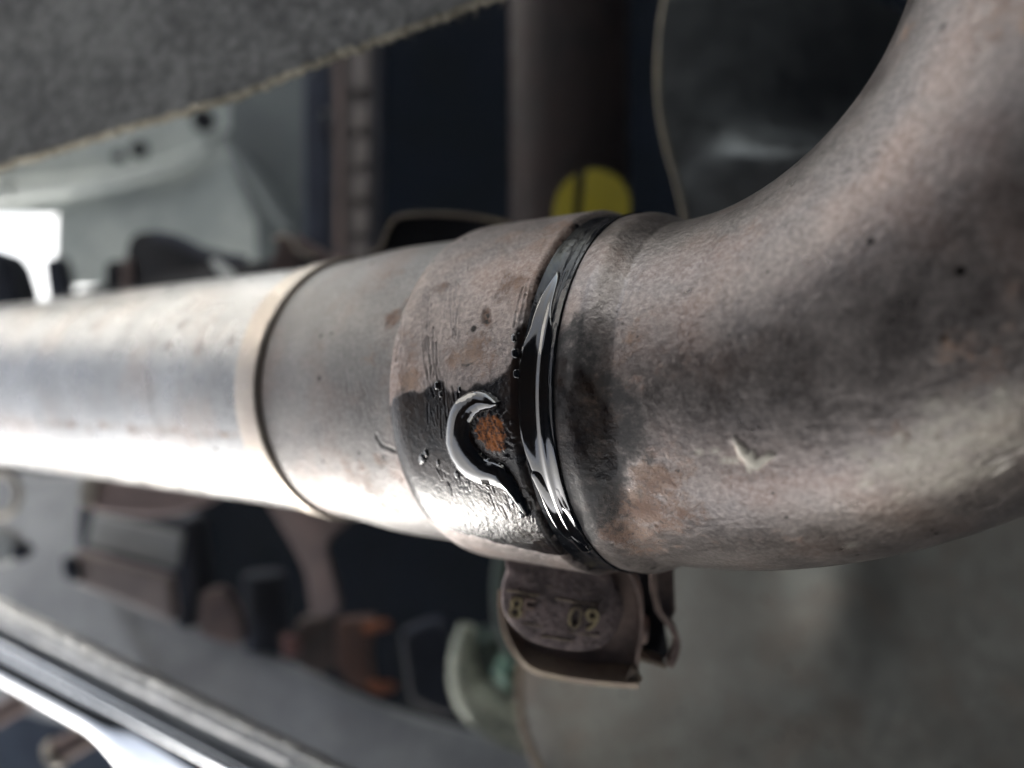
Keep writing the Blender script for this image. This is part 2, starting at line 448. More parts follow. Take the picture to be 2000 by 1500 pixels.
# flared socket between collar and clamp
def r_sock(S, F):
    t = np.clip((S - sCOL1) / (sSL0 - sCOL1), 0, 1)
    t = np.clip(t / 0.6, 0, 1); r = 0.0246 + 0.00115 * t * t * (3 - 2 * t)
    return r - 0.0004 * np.exp(-np.maximum(S - sCOL1, 0) / 0.00025)
sv = np.concatenate([[sCOL1 + 0.00002, sCOL1 + 0.0001], np.linspace(sCOL1 + 0.0002, sSL0 + 0.002, 190)])
V, N, U, W = straight(sv, phis(620), r_sock)
so = Surf(V, N, U, W)
so.h += 0.00005 * fnoise(so.h.shape, 6, 30, 5)
for (x, y, r, a) in ((770, 620, 0.0022, 0.75), (800, 590, 0.002, 0.6), (745, 900, 0.0022, 0.5), (770, 930, 0.0018, 0.5), (720, 700, 0.003, 0.35), (830, 560, 0.004, 0.4), (800, 990, 0.003, 0.3), (720, 960, 0.003, 0.25), (700, 930, 0.005, 0.42), (760, 980, 0.004, 0.45), (780, 700, 0.003, 0.45), (650, 950, 0.004, 0.3), (770, 540, 0.004, 0.4)):
    so.blob("rust", x, y, r, a)
for k, pts in enumerate(([(668, 690), (672, 760), (690, 830)], [(692, 672), (695, 740), (712, 800)], [(680, 720), (684, 770), (700, 800)], [(700, 690), (712, 760), (730, 800)],
                         [(676, 700), (680, 745), (694, 790)], [(706, 740), (722, 810), (742, 862)], [(712, 760), (728, 820), (745, 866)], [(702, 770), (718, 830), (738, 868)])):
    so.scratch(pts, 0.00011, 0.00005, 0.5); 
    so.add("soot", 0.45 * np.exp(-(so.line_dist([(p[0] + 4, p[1] + 2) for p in pts]) / 0.00022) ** 2))
so.scratch([(736, 850), (745, 868), (775, 882)], 0.0003, 0.00012, 0.1); so.add("soot", 0.9 * np.exp(-(so.line_dist([(735, 855), (746, 870), (770, 880)]) / 0.0005) ** 2))
so.build("flared_socket", socket_m, pipe)

# --- the clamp sleeve
clamp = thing("band_clamp", "brown heat-stained band clamp with scratches, rust and wet black oil round the pipe joint", "clamp", B + T0 * (sSL0 + sSL1) / 2 - E2 * 0.028)
def r_sleeve(S, F):
    t = np.clip((S - sSL0) / 0.0045, 0, 1)
    r = 0.0262 + 0.00115 * (1 - (1 - t) ** 2.2)
    r = r - 0.0012 * np.exp(-np.maximum(S - sSL0, 0) / 0.00028)
    r = r - 0.0010 * np.clip((S - (sSL1 - 0.0012)) / 0.0012, 0, 1) ** 2
    return r
sv = np.concatenate([np.linspace(sSL0 - 0.0001, sSL0 + 0.0012, 14), np.linspace(sSL0 + 0.0013, sSL1, 175)])
V, N, U, W = straight(sv, phis(900), r_sleeve)
sl = Surf(V, N, U, W)
sl.h += 0.00002 * fnoise(sl.h.shape, 7, 40, 11) + 0.00002 * fnoise(sl.h.shape, 60, 260, 12, 2)
# scratches seen on the sleeve
for pts in ([(828, 575), (827, 640), (829, 700), (838, 755)], [(833, 572), (831, 640), (835, 720), (848, 775)], [(838, 578), (836, 650), (843, 730)], [(846, 640), (848, 700), (856, 745)],
            [(852, 670), (855, 730), (862, 760)], [(893, 552), (890, 600), (885, 655), (890, 668)], [(897, 560), (893, 610), (890, 662)], [(876, 555), (872, 600)], [(917, 515), (915, 527)],
            [(884, 560), (881, 600), (883, 640)], [(869, 590), (871, 620)],
            [(1022, 560), (1012, 600), (1006, 640)], [(1030, 550), (1022, 600), (1016, 640)], [(1036, 560), (1030, 610), (1026, 650)], [(1026, 575), (1018, 620), (1014, 650)], [(1040, 590), (1034, 630)],
            [(1008, 610), (1004, 640)], [(1033, 545), (1028, 580), (1022, 630)]):
    sl.scratch(pts, 0.00013, 0.00015, 0.55)
for pts in ([(776, 640), (772, 680), (766, 720)], [(782, 630), (777, 680), (770, 730)], [(787, 615), (783, 660), (775, 710)]):
    sl.scratch(pts, 0.00018, 0.00012, 0.9)
for i in range(22):                               # short jagged gouges in the oil-soaked part
    x = rng.uniform(835, 900); y = rng.uniform(700, 800) + (x - 835) * 0.9
    sl.scratch([(x, y), (x + rng.uniform(0, 8), y + rng.uniform(20, 60))], 0.00012, rng.uniform(0.00004, 0.00010), 0.0)
for i in range(40):
    x = rng.uniform(850, 1040); y = 925 + (x - 850) * 0.28 + rng.uniform(-22, 30)
    sl.scratch([(x, y), (x + rng.uniform(2, 12), y + rng.uniform(5, 22))], 0.00013, -rng.uniform(0.00006, 0.00014), 0.0)
# pit, pimples
c = sl.line_dist([(948, 612), (950, 628)]); sl.h -= 0.0003 * np.exp(-(c / 0.0006) ** 2); sl.add("soot", 0.8 * np.exp(-(c / 0.0006) ** 2) * (fnoise(sl.h.shape, 60, 300, 8) > -0.1)); sl.add("rust", 0.7 * np.exp(-(c / 0.0009) ** 2))
c = sl.line_dist([(902, 712), (912, 714), (922, 708)]); sl.add("soot", 0.6 * np.exp(-(c / 0.0003) ** 2))
for (x, y, r, a) in ((1000, 560, 0.0035, 0.55), (985, 470, 0.003, 0.4), (1090, 440, 0.0035, 0.6), (930, 690, 0.004, 0.62), (880, 700, 0.003, 0.5), (800, 740, 0.003, 0.65), (800, 700, 0.003, 0.5),
                     (860, 560, 0.002, 0.45), (940, 640, 0.003, 0.4), (900, 590, 0.002, 0.3), (1060, 480, 0.003, 0.4), (790, 650, 0.002, 0.4), (860, 1080, 0.003, 0.3), (950, 1095, 0.003, 0.35)):
    sl.blob("rust", x, y, r, a)
# oil-wetted zone
wp = sl.poly([(1128, 440), (1085, 500), (1050, 600), (1012, 640), (1004, 700), (975, 735), (920, 760), (880, 765), (858, 748), (820, 765), (770, 775), (750, 840), (775, 890), (800, 960), (850, 1020), (930, 1050), (1040, 1075), (1110, 1085), (1180, 1080), (1150, 900), (1120, 700), (1140, 500)], 3)
wn_ = fnoise(sl.h.shape, 14, 70, 13, 4); sl.add("wet", 0.5 + wp / 0.0020 + 0.40 * wn_)
for (x, y) in ((775, 770), (790, 765)): sl.blob("soot", x, y, 0.0016, 0.5)
# orange nodule poking through the oil
nd = sl.poly([(938, 812), (970, 806), (990, 822), (992, 862), (985, 885), (960, 880), (938, 858), (930, 835)], 3)
nm = np.clip(0.62 + nd / 0.0024 + 0.3 * fnoise(sl.h.shape, 50, 240, 22, 3), 0, 1); nm = nm * nm * (3 - 2 * nm)
sl.h += nm * (0.00045 + 0.00016 * fnoise(sl.h.shape, 60, 160, 21)); sl.add("rust", nm)
sl.build("clamp_sleeve", sleeve_m, clamp)

# S-shaped bead of oil on the sleeve and smaller droplets
def bead(name, surf_r, s_rng, ph_rng, ns, nphi, shapes, label, cat, parent=None, rough=0.0):
    S, F = np.meshgrid(np.linspace(*s_rng, ns), np.linspace(*ph_rng, nphi), indexing='ij')
    r = surf_r(S, F); nrm = np.cos(F)[..., None] * E1 + np.sin(F)[..., None] * E2
    V = B + S[..., None] * T0 + r[..., None] * nrm
    q = Surf(V, nrm, S, F * r)
    h = np.full(S.shape, -1.0)
    for kind, pts, w, H in shapes:
        if kind == 'line':
            pl = catmull([p[:2] for p in pts], 5); d = q.line_dist(pl); e = 1 - d / w
        else: e = np.clip(q.poly(pts, 4) / w, -1, 1)
        hh = np.where(e > 0, H * np.sqrt(np.clip(1 - (1 - np.clip(e, 0, 1)) ** 2, 0, 1)) ** 0.9, -1.0)
        h = np.maximum(h, hh)
    keep = h > 0
    h = np.where(keep, h, -0.00003) + (rough * fnoise(h.shape, 40, 90, 31) if rough else 0)
    o = grid_mesh(name, V + nrm * (h + 0.00004)[..., None], oil_m, parent, False, {}, keep)
    if label: tag(o, label, cat)
    return o
ph = lambda py: sl.uv(950, py)[1] / 0.0273
bead("oil_bead", r_sleeve, (s_front(855), s_front(1040)), (-0.95, 0.25), 230, 330, [
    ('poly', [(968, 776), (950, 765), (925, 763), (900, 775), (882, 800), (874, 840), (876, 875), (890, 905), (915, 930), (950, 945), (985, 952), (1008, 975), (1030, 1004), (1036, 998), (1020, 965), (1000, 928), (980, 905), (950, 893), (930, 870), (922, 845), (928, 820), (945, 806), (965, 800), (978, 788)], 0.0021, 0.00125),
    ], "glossy S-shaped bead of oil curling round the orange rust spot on the clamp", "oil bead", clamp and None)
drops = []
for (x, y, r) in ((826, 894, 0.00045), (832, 884, 0.0003), (822, 900, 0.0003), (880, 878, 0.00025), (900, 914, 0.00032), (892, 926, 0.0003), (913, 927, 0.0002), (1005, 948, 0.00025), (1000, 975, 0.0003), (1020, 990, 0.0004), (1030, 1000, 0.0004), (1018, 1004, 0.0003),
                  (954, 935, 0.0002), (855, 903, 0.0002), (1006, 690, 0.00035), (1010, 730, 0.0003), (1003, 660, 0.0003), (853, 753, 0.0003), (860, 770, 0.0002), (897, 760, 0.00018)):
    drops.append(('line', [(x, y - 3), (x + 1, y + 3)], r * 1.2, r * 0.8))
dr = bead("oil_droplets", r_sleeve, (s_front(790), s_front(1040)), (-1.15, 0.45), 520, 700, drops, "tiny oil droplets scattered over the wet clamp band beside the bead", "oil droplets")
dr["kind"] = "stuff"

# --- the oily channel / sealing ring between clamp and elbow
def r_chan(S, F):
    L = sLIP - sSL1; t = np.clip((S - sSL1) / L, 0, 1)
    r = 0.0265 - 0.0004 * np.sin(np.pi * np.clip(t, 0, 1)) + 0.00014 * np.exp(-((t - 0.55) / 0.10) ** 2) - 0.0012 * np.clip((t - 0.90) / 0.1, 0, 1)
    return r
sv = np.linspace(sSL1 - 0.0006, sLIP + 0.0012, 120)
V, N, U, W = straight(sv, phis(700), r_chan)
ch = Surf(V, N, U, W)
ch.h += 0.00016 * fnoise(ch.h.shape, 2, 16, 41, 3) + 0.00001 * fnoise(ch.h.shape, 20, 160, 42, 2)
for k in range(3):
    F0 = rng.uniform(0.1, 0.55); ss = sSL1 + (sLIP - sSL1) * rng.uniform(0.2, 0.9)
    dd = np.hypot((U - ss), np.maximum(np.abs(W / 0.0265 - F0) - 0.14, 0) * 0.0265); ch.h += 0.00012 * np.exp(-(dd / 0.00018) ** 2)
seal = thing("sealing_ring", "oil-soaked glossy black sealing ring in the gap between clamp and elbow", "sealing ring", B + T0 * (sSL1 + sLIP) / 2 - E2 * 0.027)
seal_m = plain("oil soaked ring", (0.008, 0.009, 0.012), (0.004, 0.0045, 0.006), 0.20, 0, 200, 0.00025, 330, 0.08, 0.35)
ch.build("ring_face", seal_m, seal)
# pooled oil strands lying in the channel
bead("oil_strand", r_chan, (sSL1 - 0.0015, sLIP + 0.0008), (-1.35, 0.75), 200, 800, [
    ('line', [(1052, 930), (1066, 960), (1084, 1000), (1104, 1035), (1140, 1070)], 0.0010, 0.0004),
    ('line', [(1090, 955), (1100, 985), (1112, 1000), (1130, 1028)], 0.0006, 0.0003),
    ('poly', [(1032, 650), (1052, 590), (1085, 535), (1092, 540), (1078, 600), (1079, 650), (1073, 720), (1073, 800), (1081, 860), (1093, 905), (1105, 960), (1131, 1030), (1150, 1066), (1120, 1052), (1086, 1012), (1062, 968), (1042, 925), (1024, 880), (1008, 840), (1000, 800), (1003, 740), (1012, 690)], 0.0014, 0.00028),
    ], "long glossy strand of black oil running down the joint channel", "oil strand")

# --- elbow
RB = 0.0555; ARC = math.radians(102)
elbow = thing("exhaust_elbow", "large brown-grey exhaust elbow curving up to the top right corner, dusty and stained", "exhaust elbow", B + T0 * 0.03 - E2 * 0.025)
S_ARC = 0.0065
def centre(s):
    s = np.asarray(s); a = np.clip((s - S_ARC) / RB, 0, ARC); over = np.maximum(s - S_ARC - RB * ARC, 0)
    c0 = B + T0 * S_ARC
    pos = np.where((s < S_ARC)[:, None], B + s[:, None] * T0, c0 + RB * (np.sin(a)[:, None] * T0 + (1 - np.cos(a))[:, None] * E2))
    tan = np.cos(a)[:, None] * T0 + np.sin(a)[:, None] * E2
    return pos + over[:, None] * tan, -np.sin(a)[:, None] * T0 + np.cos(a)[:, None] * E2
sv = np.concatenate([np.linspace(-0.0012, 0.009, 70), np.linspace(0.0093, 0.10, 330), np.linspace(0.101, 0.19, 60)])
F = phis(620); c_, e2_ = centre(sv)
Sg, Fg = np.meshgrid(sv, F, indexing='ij')
def r_elb(S):
    lip = 0.0261 - 0.0016 * np.clip((0.0006 - S) / 0.0018, 0, 1) ** 2.2
    t = np.clip((S - 0.0026) / 0.0052, 0, 1); t = t * t * (3 - 2 * t)
    return lip * (1 - t) + t * (0.0243 + 0.0008 * np.clip((S - 0.02) / 0.05, 0, 1))
rg = r_elb(Sg)
nrm = np.cos(Fg)[..., None] * E1 + np.sin(Fg)[..., None] * e2_[:, None, :]
el = Surf(c_[:, None, :] + rg[..., None] * nrm, nrm, Sg, Fg * rg)
el.h += 0.0001 * fnoise(el.h.shape, 6, 10, 51) + 0.00002 * fnoise(el.h.shape, 120, 200, 52, 2)
wp = el.poly([(1095, 640), (1130, 610), (1165, 650), (1205, 720), (1265, 790), (1268, 870), (1235, 930), (1235, 985), (1190, 1040), (1150, 1080), (1080, 1060), (1060, 850), (1070, 700)], 3)
n1 = fnoise(el.h.shape, 50, 40, 61, 4)
core = el.poly([(1085, 690), (1130, 700), (1170, 760), (1215, 830), (1215, 920), (1190, 960), (1150, 1000), (1090, 960), (1060, 850), (1070, 700)], 3)
el.add("wet", np.clip(np.clip(0.30 + core / 0.004, 0, 0.47) + 0.16 * n1, 0, 1))
el.add("soot", np.clip(0.40 + wp / 0.004 + 0.25 * n1, 0, 0.72))
for (x, y, r, a) in ((1165, 790, 0.003, 0.95), (1165, 830, 0.0026, 1.0), (1185, 880, 0.0022, 0.9), (1150, 760, 0.0022, 0.9)):
    el.blob("rust", x, y, r, a * 0.8)
for (x, y, r, a) in ((1215, 1040, 0.0035, 0.85), (1250, 990, 0.0035, 0.95), (1275, 940, 0.003, 0.8), (1290, 1000, 0.005, 0.6), (1250, 1060, 0.004, 0.6), (1310, 900, 0.004, 0.45), (1240, 650, 0.004, 0.4), (1230, 745, 0.003, 0.5), (1330, 680, 0.005, 0.3),
                     (1980, 560, 0.004, 0.35), (1770, 60, 0.003, 0.5), (1750, 850, 0.004, 0.35), (1500, 1060, 0.006, 0.3), (1900, 700, 0.005, 0.4), (1450, 450, 0.005, 0.3), (1980, 20, 0.006, 0.5)):
    el.blob("rust", x, y, r, a)
el.add("soot", 0.62 * np.exp(-(el.line_dist([(1230, 760), (1275, 810), (1282, 850), (1258, 900), (1245, 960), (1215, 1020), (1190, 1050)]) / 0.0012) ** 2) * np.clip(0.75 + 0.6 * n1, 0, 1))
for i in range(16):                               # ruler-like row of small dents
    t = i / 15; x = 1290 + 300 * t; y = 712 - 95 * t ** 1.3; L = 26 if i % 5 == 3 else 12
    el.scratch([(x, y - L * 0.5), (x + L * 0.35, y + L * 0.7)], 0.00010, 0.00004, 0.0); el.add("soot", (0.7 if 2 < i < 9 else 0.4) * np.exp(-(el.line_dist([(x, y - L * 0.5), (x + L * 0.35, y + L * 0.7)]) / 0.00016) ** 2))
pw = el.poly([(1432, 856), (1446, 868), (1462, 884), (1472, 880), (1480, 896), (1502, 884), (1510, 892), (1488, 908), (1478, 918), (1466, 912), (1456, 900), (1444, 886)], 0)
el.add("pale", 0.5 + pw / 0.0004 + 0.4 * fnoise(el.h.shape, 200, 300, 71, 2)); el.h += 0.0002 * np.clip(0.5 + pw / 0.0005, 0, 1)
el.add("pale", 0.8 * np.exp(-(el.line_dist([(1458, 892), (1466, 920)]) / 0.0002) ** 2))
for (x, y) in ((1366, 884), (1396, 882), (1424, 900), (1436, 902), (1505, 888), (1416, 898)): el.blob("pale", x, y, 0.00035, 0.8)
for i in range(150):                              # chalky dust patches towards the lower right
    x = rng.normal(1890, 90); y = rng.normal(860 - (x - 1890) * 0.35, 45); el.blob("pale", x, y, rng.uniform(0.0003, 0.0011), rng.uniform(0.15, 0.5))
st = el.poly([(1360, 915), (1390, 900), (1440, 905), (1500, 905), (1540, 915), (1530, 935), (1470, 945), (1400, 945), (1370, 930)], 3); el.add("soot", np.clip(0.5 + st / 0.0006, 0, 1) * 0.38)
for i in range(60):
    x = rng.uniform(1240, 1990); y = rng.uniform(480, 1080); el.blob("soot", x, y, rng.uniform(0.00012, 0.0003), rng.uniform(0.7, 1.0))
el.scratch([(1930, 905), (1990, 882)], 0.0003, 0.0001, 0.8); el.scratch([(1940, 925), (1970, 905)], 0.0002, 0.0001, 0.7)
for i in range(46):
    x = rng.uniform(1260, 1960); y = rng.uniform(470, 1060); a_ = rng.uniform(-0.9, 0.9) - 0.4; L = rng.uniform(6, 34)
    el.scratch([(x, y), (x + L * math.cos(a_), y - L * math.sin(a_))], 0.00010, 0.00004, rng.uniform(0.2, 0.6))
el.build("elbow_wall", elbow_m, elbow)

# ------------------------------------------------------------------ clamp lug, bolt head and its markings
def bottom_of_sleeve(px): return 0.1262
lugp = mesh and slab("lug_plate", [(1008, 1085, .1305), (1190, 1085, .1285), (1222, 1112, .1275), (1241, 1145, .127), (1250, 1195, .127), (1248, 1250, .127), (1242, 1300, .127), (1150, 1296, .128), (1060, 1280, .129), (1022, 1262, .130), (996, 1220, .131), (988, 1160, .131)], 0.0013, lug_m, clamp, 0.0004)
strip_sheet("lug_wall", [(1150, 1098, .1262), (1192, 1103, .1255), (1225, 1124, .125), (1242, 1160, .125), (1248, 1205, .125), (1246, 1250, .125), (1240, 1290, .125), (1238, 1318, .125)], (0.0008, 0, -0.0045), 0.0007, lug_m, clamp)
strip_sheet("lug_flange", [(986, 1150, .1308), (993, 1200, .1308), (1018, 1248, .1303), (1055, 1274, .1293), (1150, 1291, .1283), (1241, 1298, .1273)], (0.0, -0.0018, 0.0034), 0.0012, lug_edge_m, clamp)
slab("torn_tab", [(1236, 1302, .1245), (1246, 1312, .1245), (1256, 1326, .1250), (1252, 1336, .1252), (1222, 1330, .1245)], 0.0012, lug_edge_m, clamp, 0.0003)
slab("back_lug", [(1272, 1095, .130), (1317, 1095, .133), (1318, 1150, .133), (1321, 1192, .133), (1314, 1208, .133), (1297, 1214, .132), (1281, 1196, .131), (1273, 1150, .130)], 0.0012, lug_m, clamp, 0.0004)
strip_sheet("back_hook", [(1272, 1110, .1290), (1273, 1160, .1290), (1283, 1198, .1292), (1306, 1228, .1295), (1317, 1256, .1295), (1312, 1282, .1295), (1303, 1300, .1295)], (0.0005, 0, -0.0040), 0.0010, lug_m, clamp)
strip_sheet("hook_lip", [(1303, 1300, .1296), (1280, 1292, .1296), (1250, 1284, .1296)], (0.0, 0, -0.0050), 0.0006, lug_edge_m, clamp)
tube("bolt_shank", [P(1235, 1226, .133), P(1262, 1230, .133)], 0.0023, lug_m, clamp, 20)
slab("gap_plate", [(1215, 1085, .1345), (1285, 1085, .1355), (1300, 1230, .1355), (1310, 1290, .1355), (1235, 1275, .1345)], 0.001, black_m, clamp, 0.0003)

HB = [(1002, 1090), (990, 1120), (980, 1150), (980, 1182), (990, 1208), (1010, 1232), (1040, 1254), (1085, 1268), (1140, 1273), (1178, 1263), (1203, 1237), (1216, 1205), (1217, 1172), (1206, 1145), (1190, 1112), (1160, 1085)]
hd = 0.1238
bolt = thing("clamp_bolt", "brown flat oval bolt head with worn brass-coloured raised letters under the clamp", "bolt", P(1100, 1265, hd))
def dome(pts, d, thick, H, mat, parent, name, rings=10):
    o2 = np.array([P(x, y, d) for x, y in catmull(pts, 4, True)]); c = o2.mean(0); n = len(o2); V = []; F = []
    V += list(o2 + np.array([0, 0, -thick])); V += list(o2 + np.array([0, 0, -0.0003]))
    for k in range(1, rings + 1):
        t = 1 - k / rings * 0.97; e = 1 - t; z = H * (1 - t ** 3) if k > 0 else 0
        V += list(c + (o2 - c) * (t if k > 1 else 0.975) + np.array([0, 0, z]))
    V.append(c + np.array([0, 0, H])); m = rings + 2
    for a in range(m - 1):
        for i in range(n): F.append([a * n + i, a * n + (i + 1) % n, (a + 1) * n + (i + 1) % n, (a + 1) * n + i])
    for i in range(n): F.append([(m - 1) * n + i, (m - 1) * n + (i + 1) % n, m * n])
    return mesh(name, V, F, mat, parent, smooth=True)
def head_mat():
    t = NT("worn bolt head"); g = t.noise(260, 5, 0.7); f2 = t.noise(900, 4, 0.8, stretch=(1, 1, 1))
    c = t.mix(t.ramp(g, 0.35, 0.65), (0.085, 0.064, 0.065), (0.25, 0.19, 0.185))
    c = t.mix(t.ramp(f2, 0.56, 0.72, 0, 0.6), c, (0.30, 0.25, 0.24)); c = t.mix(t.ramp(t.noise(1700, 3), 0.60, 0.7), c, (0.012, 0.010, 0.012))
    t.set('Base Color', c); t.set('Roughness', 0.58); t.set('Metallic', 0.3)
    t.bump(t.math('ADD', g, f2), 0.0006, 0.8); return t.m
dome(HB, hd, 0.0036, 0.0007, head_mat(), bolt, "bolt_head")
def raised_text(body, px, py, size, ang, mat, parent, name, shear=0.0):
    cu = bpy.data.curves.new("glyphs", 'FONT'); cu.body = body; cu.size = size; cu.extrude = 0.00028; cu.bevel_depth = 0.00004; cu.resolution_u = 6
    o = bpy.data.objects.new("glyphs", cu); COL.objects.link(o)
    bpy.context.view_layer.update()
    me = bpy.data.meshes.new_from_object(o.evaluated_get(bpy.context.evaluated_depsgraph_get()))
    bpy.data.objects.remove(o)
    v = np.array([x.co[:] for x in me.vertices]); fs = [list(p.vertices) for p in me.polygons]
    a = math.radians(ang); v = np.stack([v[:, 0] * math.cos(a) - v[:, 1] * math.sin(a), v[:, 0] * math.sin(a) + v[:, 1] * math.cos(a), v[:, 2]], 1)
    bpy.data.meshes.remove(me)
    return mesh(name, v + P(px, py, hd - 0.00072), fs, mat, parent)
head_d = head_mat()
raised_text("8", 990, 1204, 0.0046, -9, brass_m, bolt, "raised_digit")
raised_text("F", 1014, 1206, 0.0046, -9, lug_m, bolt, "raised_letter")
raised_text("0", 1104, 1224, 0.0050, -10, brass_m, bolt, "raised_digit")
raised_text("9", 1136, 1229, 0.0050, -10, brass_m, bolt, "raised_digit")
def bar(x0, y0, x1, y1, w, mat, dz=0.00085, gap=0.0):
    a, b = P(x0, y0, hd - dz + 0.0002), P(x1, y1, hd - dz + 0.0002)
    n = max(int(np.linalg.norm(b - a) / 0.0004), 2); pts = [a + (b - a) * i / n + rng.normal(0, 0.00004, 3) for i in range(n + 1)]
    return tube("raised_line", pts, [w * rng.uniform(0.5, 1.2) for _ in pts], mat, bolt, 8)
bar(990, 1152, 1052, 1164, 0.00022, lug_edge_m); bar(1084, 1168, 1130, 1177, 0.00018, lug_edge_m); bar(1130, 1176, 1165, 1182, 0.00013, lug_edge_m)
bar(1058, 1242, 1120, 1252, 0.00016, lug_edge_m, 0.0007); bar(1110, 1234, 1170, 1243, 0.00012, lug_edge_m, 0.00075); bar(1020, 1217, 1065, 1225, 0.00009, lug_edge_m, 0.0007)
bar(1125, 1155, 1154, 1159, 0.00009, lug_edge_m, 0.0008); bar(1060, 1144, 1090, 1149, 0.00008, lug_edge_m, 0.0008)

# ------------------------------------------------------------------ felt panel at the top left
def felt_mat(name, a, b):
    t = NT(name); n = t.noise(330, 6, 0.75, dist=0.3); m = t.noise(60, 4, 0.6)
    c = t.mix(t.ramp(t.math('ADD', t.math('MULTIPLY', n, 0.7), t.math('MULTIPLY', m, 0.3)), 0.36, 0.64), a, b)
    t.set('Base Color', c); t.set('Roughness', 0.95); t.set('Specular IOR Level', 0.1); t.bump(n, 0.0012, 0.9); return t.m
felt_m = felt_mat("grey needled felt", (0.13, 0.13, 0.132), (0.31, 0.31, 0.305))
edge_m = felt_mat("tan felt edge", (0.26, 0.24, 0.19), (0.48, 0.44, 0.35))
felt = thing("felt_panel", "dark grey felt insulation panel with a frayed tan cut edge across the top left", "felt panel", P(300, 230, 0.18))
fe = [(-260, 410), (-100, 352), (0, 322), (100, 292), (200, 260), (300, 230), (400, 200), (470, 178), (560, 142), (640, 108), (720, 80), (800, 50), (860, 28), (905, 8), (960, -8), (1060, -50)]
def fdep(x, y): return 0.185 - 0.055 * (x + 50) / 1000 + (-0.00004) * (y - 200)
line = catmull([(x, y) for x, y in fe], 24)
e0 = np.array([P(x, y, fdep(x, y)) for x, y in line]); jit = rng.normal(0, 1, (len(e0), 3)); jit = (jit + np.roll(jit, 1, 0)) * 0.00012
e0 = e0 + jit
AW = np.array([0.10, -0.42, -0.9]); AW /= np.linalg.norm(AW)
far = np.array([P(x - 60 - 300 * (i / len(line)), min(y - 700, -400), fdep(x, y - 700)) for i, (x, y) in enumerate(line)])
rows = 60; ec = e0 - jit; V = np.stack([(e0 if k == 0 else ec) + (far - ec) * (k / rows) ** 1.3 for k in range(rows + 1)])
grid_mesh("felt_face", V, felt_m, felt, False)
e1 = e0 + AW * 0.0017; V = np.stack([e0 + np.array([0, 0, 0.00015]), e0 + AW * 0.0005 + np.array([0.0001, -0.0003, 0]), e0 + AW * 0.0009 + np.array([0.0001, -0.0004, 0]), e0 + AW * 0.0014 + np.array([0.0001, -0.0003, 0]), e1])
V[1:4] += 0.00016 * np.stack([fnoise(V[1:4].shape[:2], 3, 110, 83 + q_, 2) for q_ in range(3)], -1)
grid_mesh("cut_edge", V, edge_m, felt, False)
b0 = np.stack([e1 + (far + AW * 0.0017 - e1) * k / 6 for k in range(7)]); grid_mesh("felt_back", b0, felt_m, felt, False)
def fibres(name, base, dirs, L, w, mat, parent):
    n = len(base); side = np.cross(dirs, rng.normal(0, 1, (n, 3))); side /= np.linalg.norm(side, axis=1)[:, None]
    mid = base + dirs * L[:, None] * 0.5 + rng.normal(0, 1, (n, 3)) * L[:, None] * 0.18; tip = mid + (dirs + rng.normal(0, 0.5, (n, 3))) * L[:, None] * 0.5
    V = np.concatenate([base - side * w, base + side * w, mid - side * w * .8, mid + side * w * .8, tip]); i = np.arange(n)
    F = [[a, a + n, a + 3 * n, a + 2 * n] for a in i] + [[a + 2 * n, a + 3 * n, a + 4 * n] for a in i]
    me = bpy.data.meshes.new(name); me.from_pydata((to_world(V) - root_loc(parent)).tolist(), [], [list(map(int, f)) for f in F]); me.update()
    o = link_mesh(name, me, mat, parent); o["kind"] = "stuff"; return o
k = rng.integers(40, len(e0) - 1, 3200); tt = rng.uniform(0, 1, 3200)[:, None]
fb = e0[k] + (e0[np.minimum(k + 1, len(e0) - 1)] - e0[k]) * tt + AW * rng.uniform(0, 0.0017, 3200)[:, None]
fd = np.stack([rng.normal(0.1, 0.5, 3200), rng.normal(-0.9, 0.35, 3200), rng.normal(0.1, 0.5, 3200)], 1); fd /= np.linalg.norm(fd, axis=1)[:, None]
fibres("edge_fibre", fb, fd, rng.gamma(1.6, 0.00035, 3200), 0.00003, edge_m, felt)
n = 60000; kk = rng.integers(0, len(e0), n); q = rng.uniform(0.0, 1, n)[:, None] ** 1.2 * 0.9
kk = rng.integers(0, len(e0) - 1, n); t2 = rng.uniform(0, 1, n)[:, None]; ea = e0[kk] * (1 - t2) + e0[kk + 1] * t2; fa = far[kk] * (1 - t2) + far[kk + 1] * t2
fb = ea + (fa - ea) * q + np.array([0, 0, 0.0002]); fd = rng.normal(0, 1, (n, 3)) * np.array([0.9, 0.8, 0.35]) + np.array([0.25, 0.1, 0.3]); fd /= np.linalg.norm(fd, axis=1)[:, None]
fibres("felt_fibre", fb, fd, rng.gamma(2.0, 0.00045, n), 0.00003, felt_m, felt)
tube("straw_chip", [P(636, 18, fdep(636, 18) - .0012), P(639, 30, fdep(636, 18) - .0012)], 0.00018, edge_m, felt, 6)

# ------------------------------------------------------------------ background parts (blurred)
paint_m = plain("grey-green painted panel", (0.52, 0.56, 0.53), (0.38, 0.42, 0.41), 0.35, 0.0, 25, 0.0002, 200)
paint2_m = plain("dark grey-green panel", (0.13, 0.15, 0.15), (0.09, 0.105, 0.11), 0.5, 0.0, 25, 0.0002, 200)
navy_m = plain("dark navy surface", (0.028, 0.035, 0.055), (0.015, 0.019, 0.032), 0.6, 0.0, 30, 0.0001, spec=0.2)
brown_m = plain("dull brown steel", (0.24, 0.17, 0.155), (0.15, 0.11, 0.105), 0.6, 0.2, 60, 0.0002)
rust_m = plain("orange rust", (0.36, 0.12, 0.05), (0.20, 0.07, 0.04), 0.8, 0.0, 90, 0.0003)
grey_m = plain("slate grey cover", (0.36, 0.375, 0.39), (0.26, 0.27, 0.285), 0.6, 0.0, 35, 0.0003)
light_m = plain("pale grey label plate", (0.60, 0.63, 0.62), (0.50, 0.53, 0.53), 0.5, 0.0, 60, 0.0001)
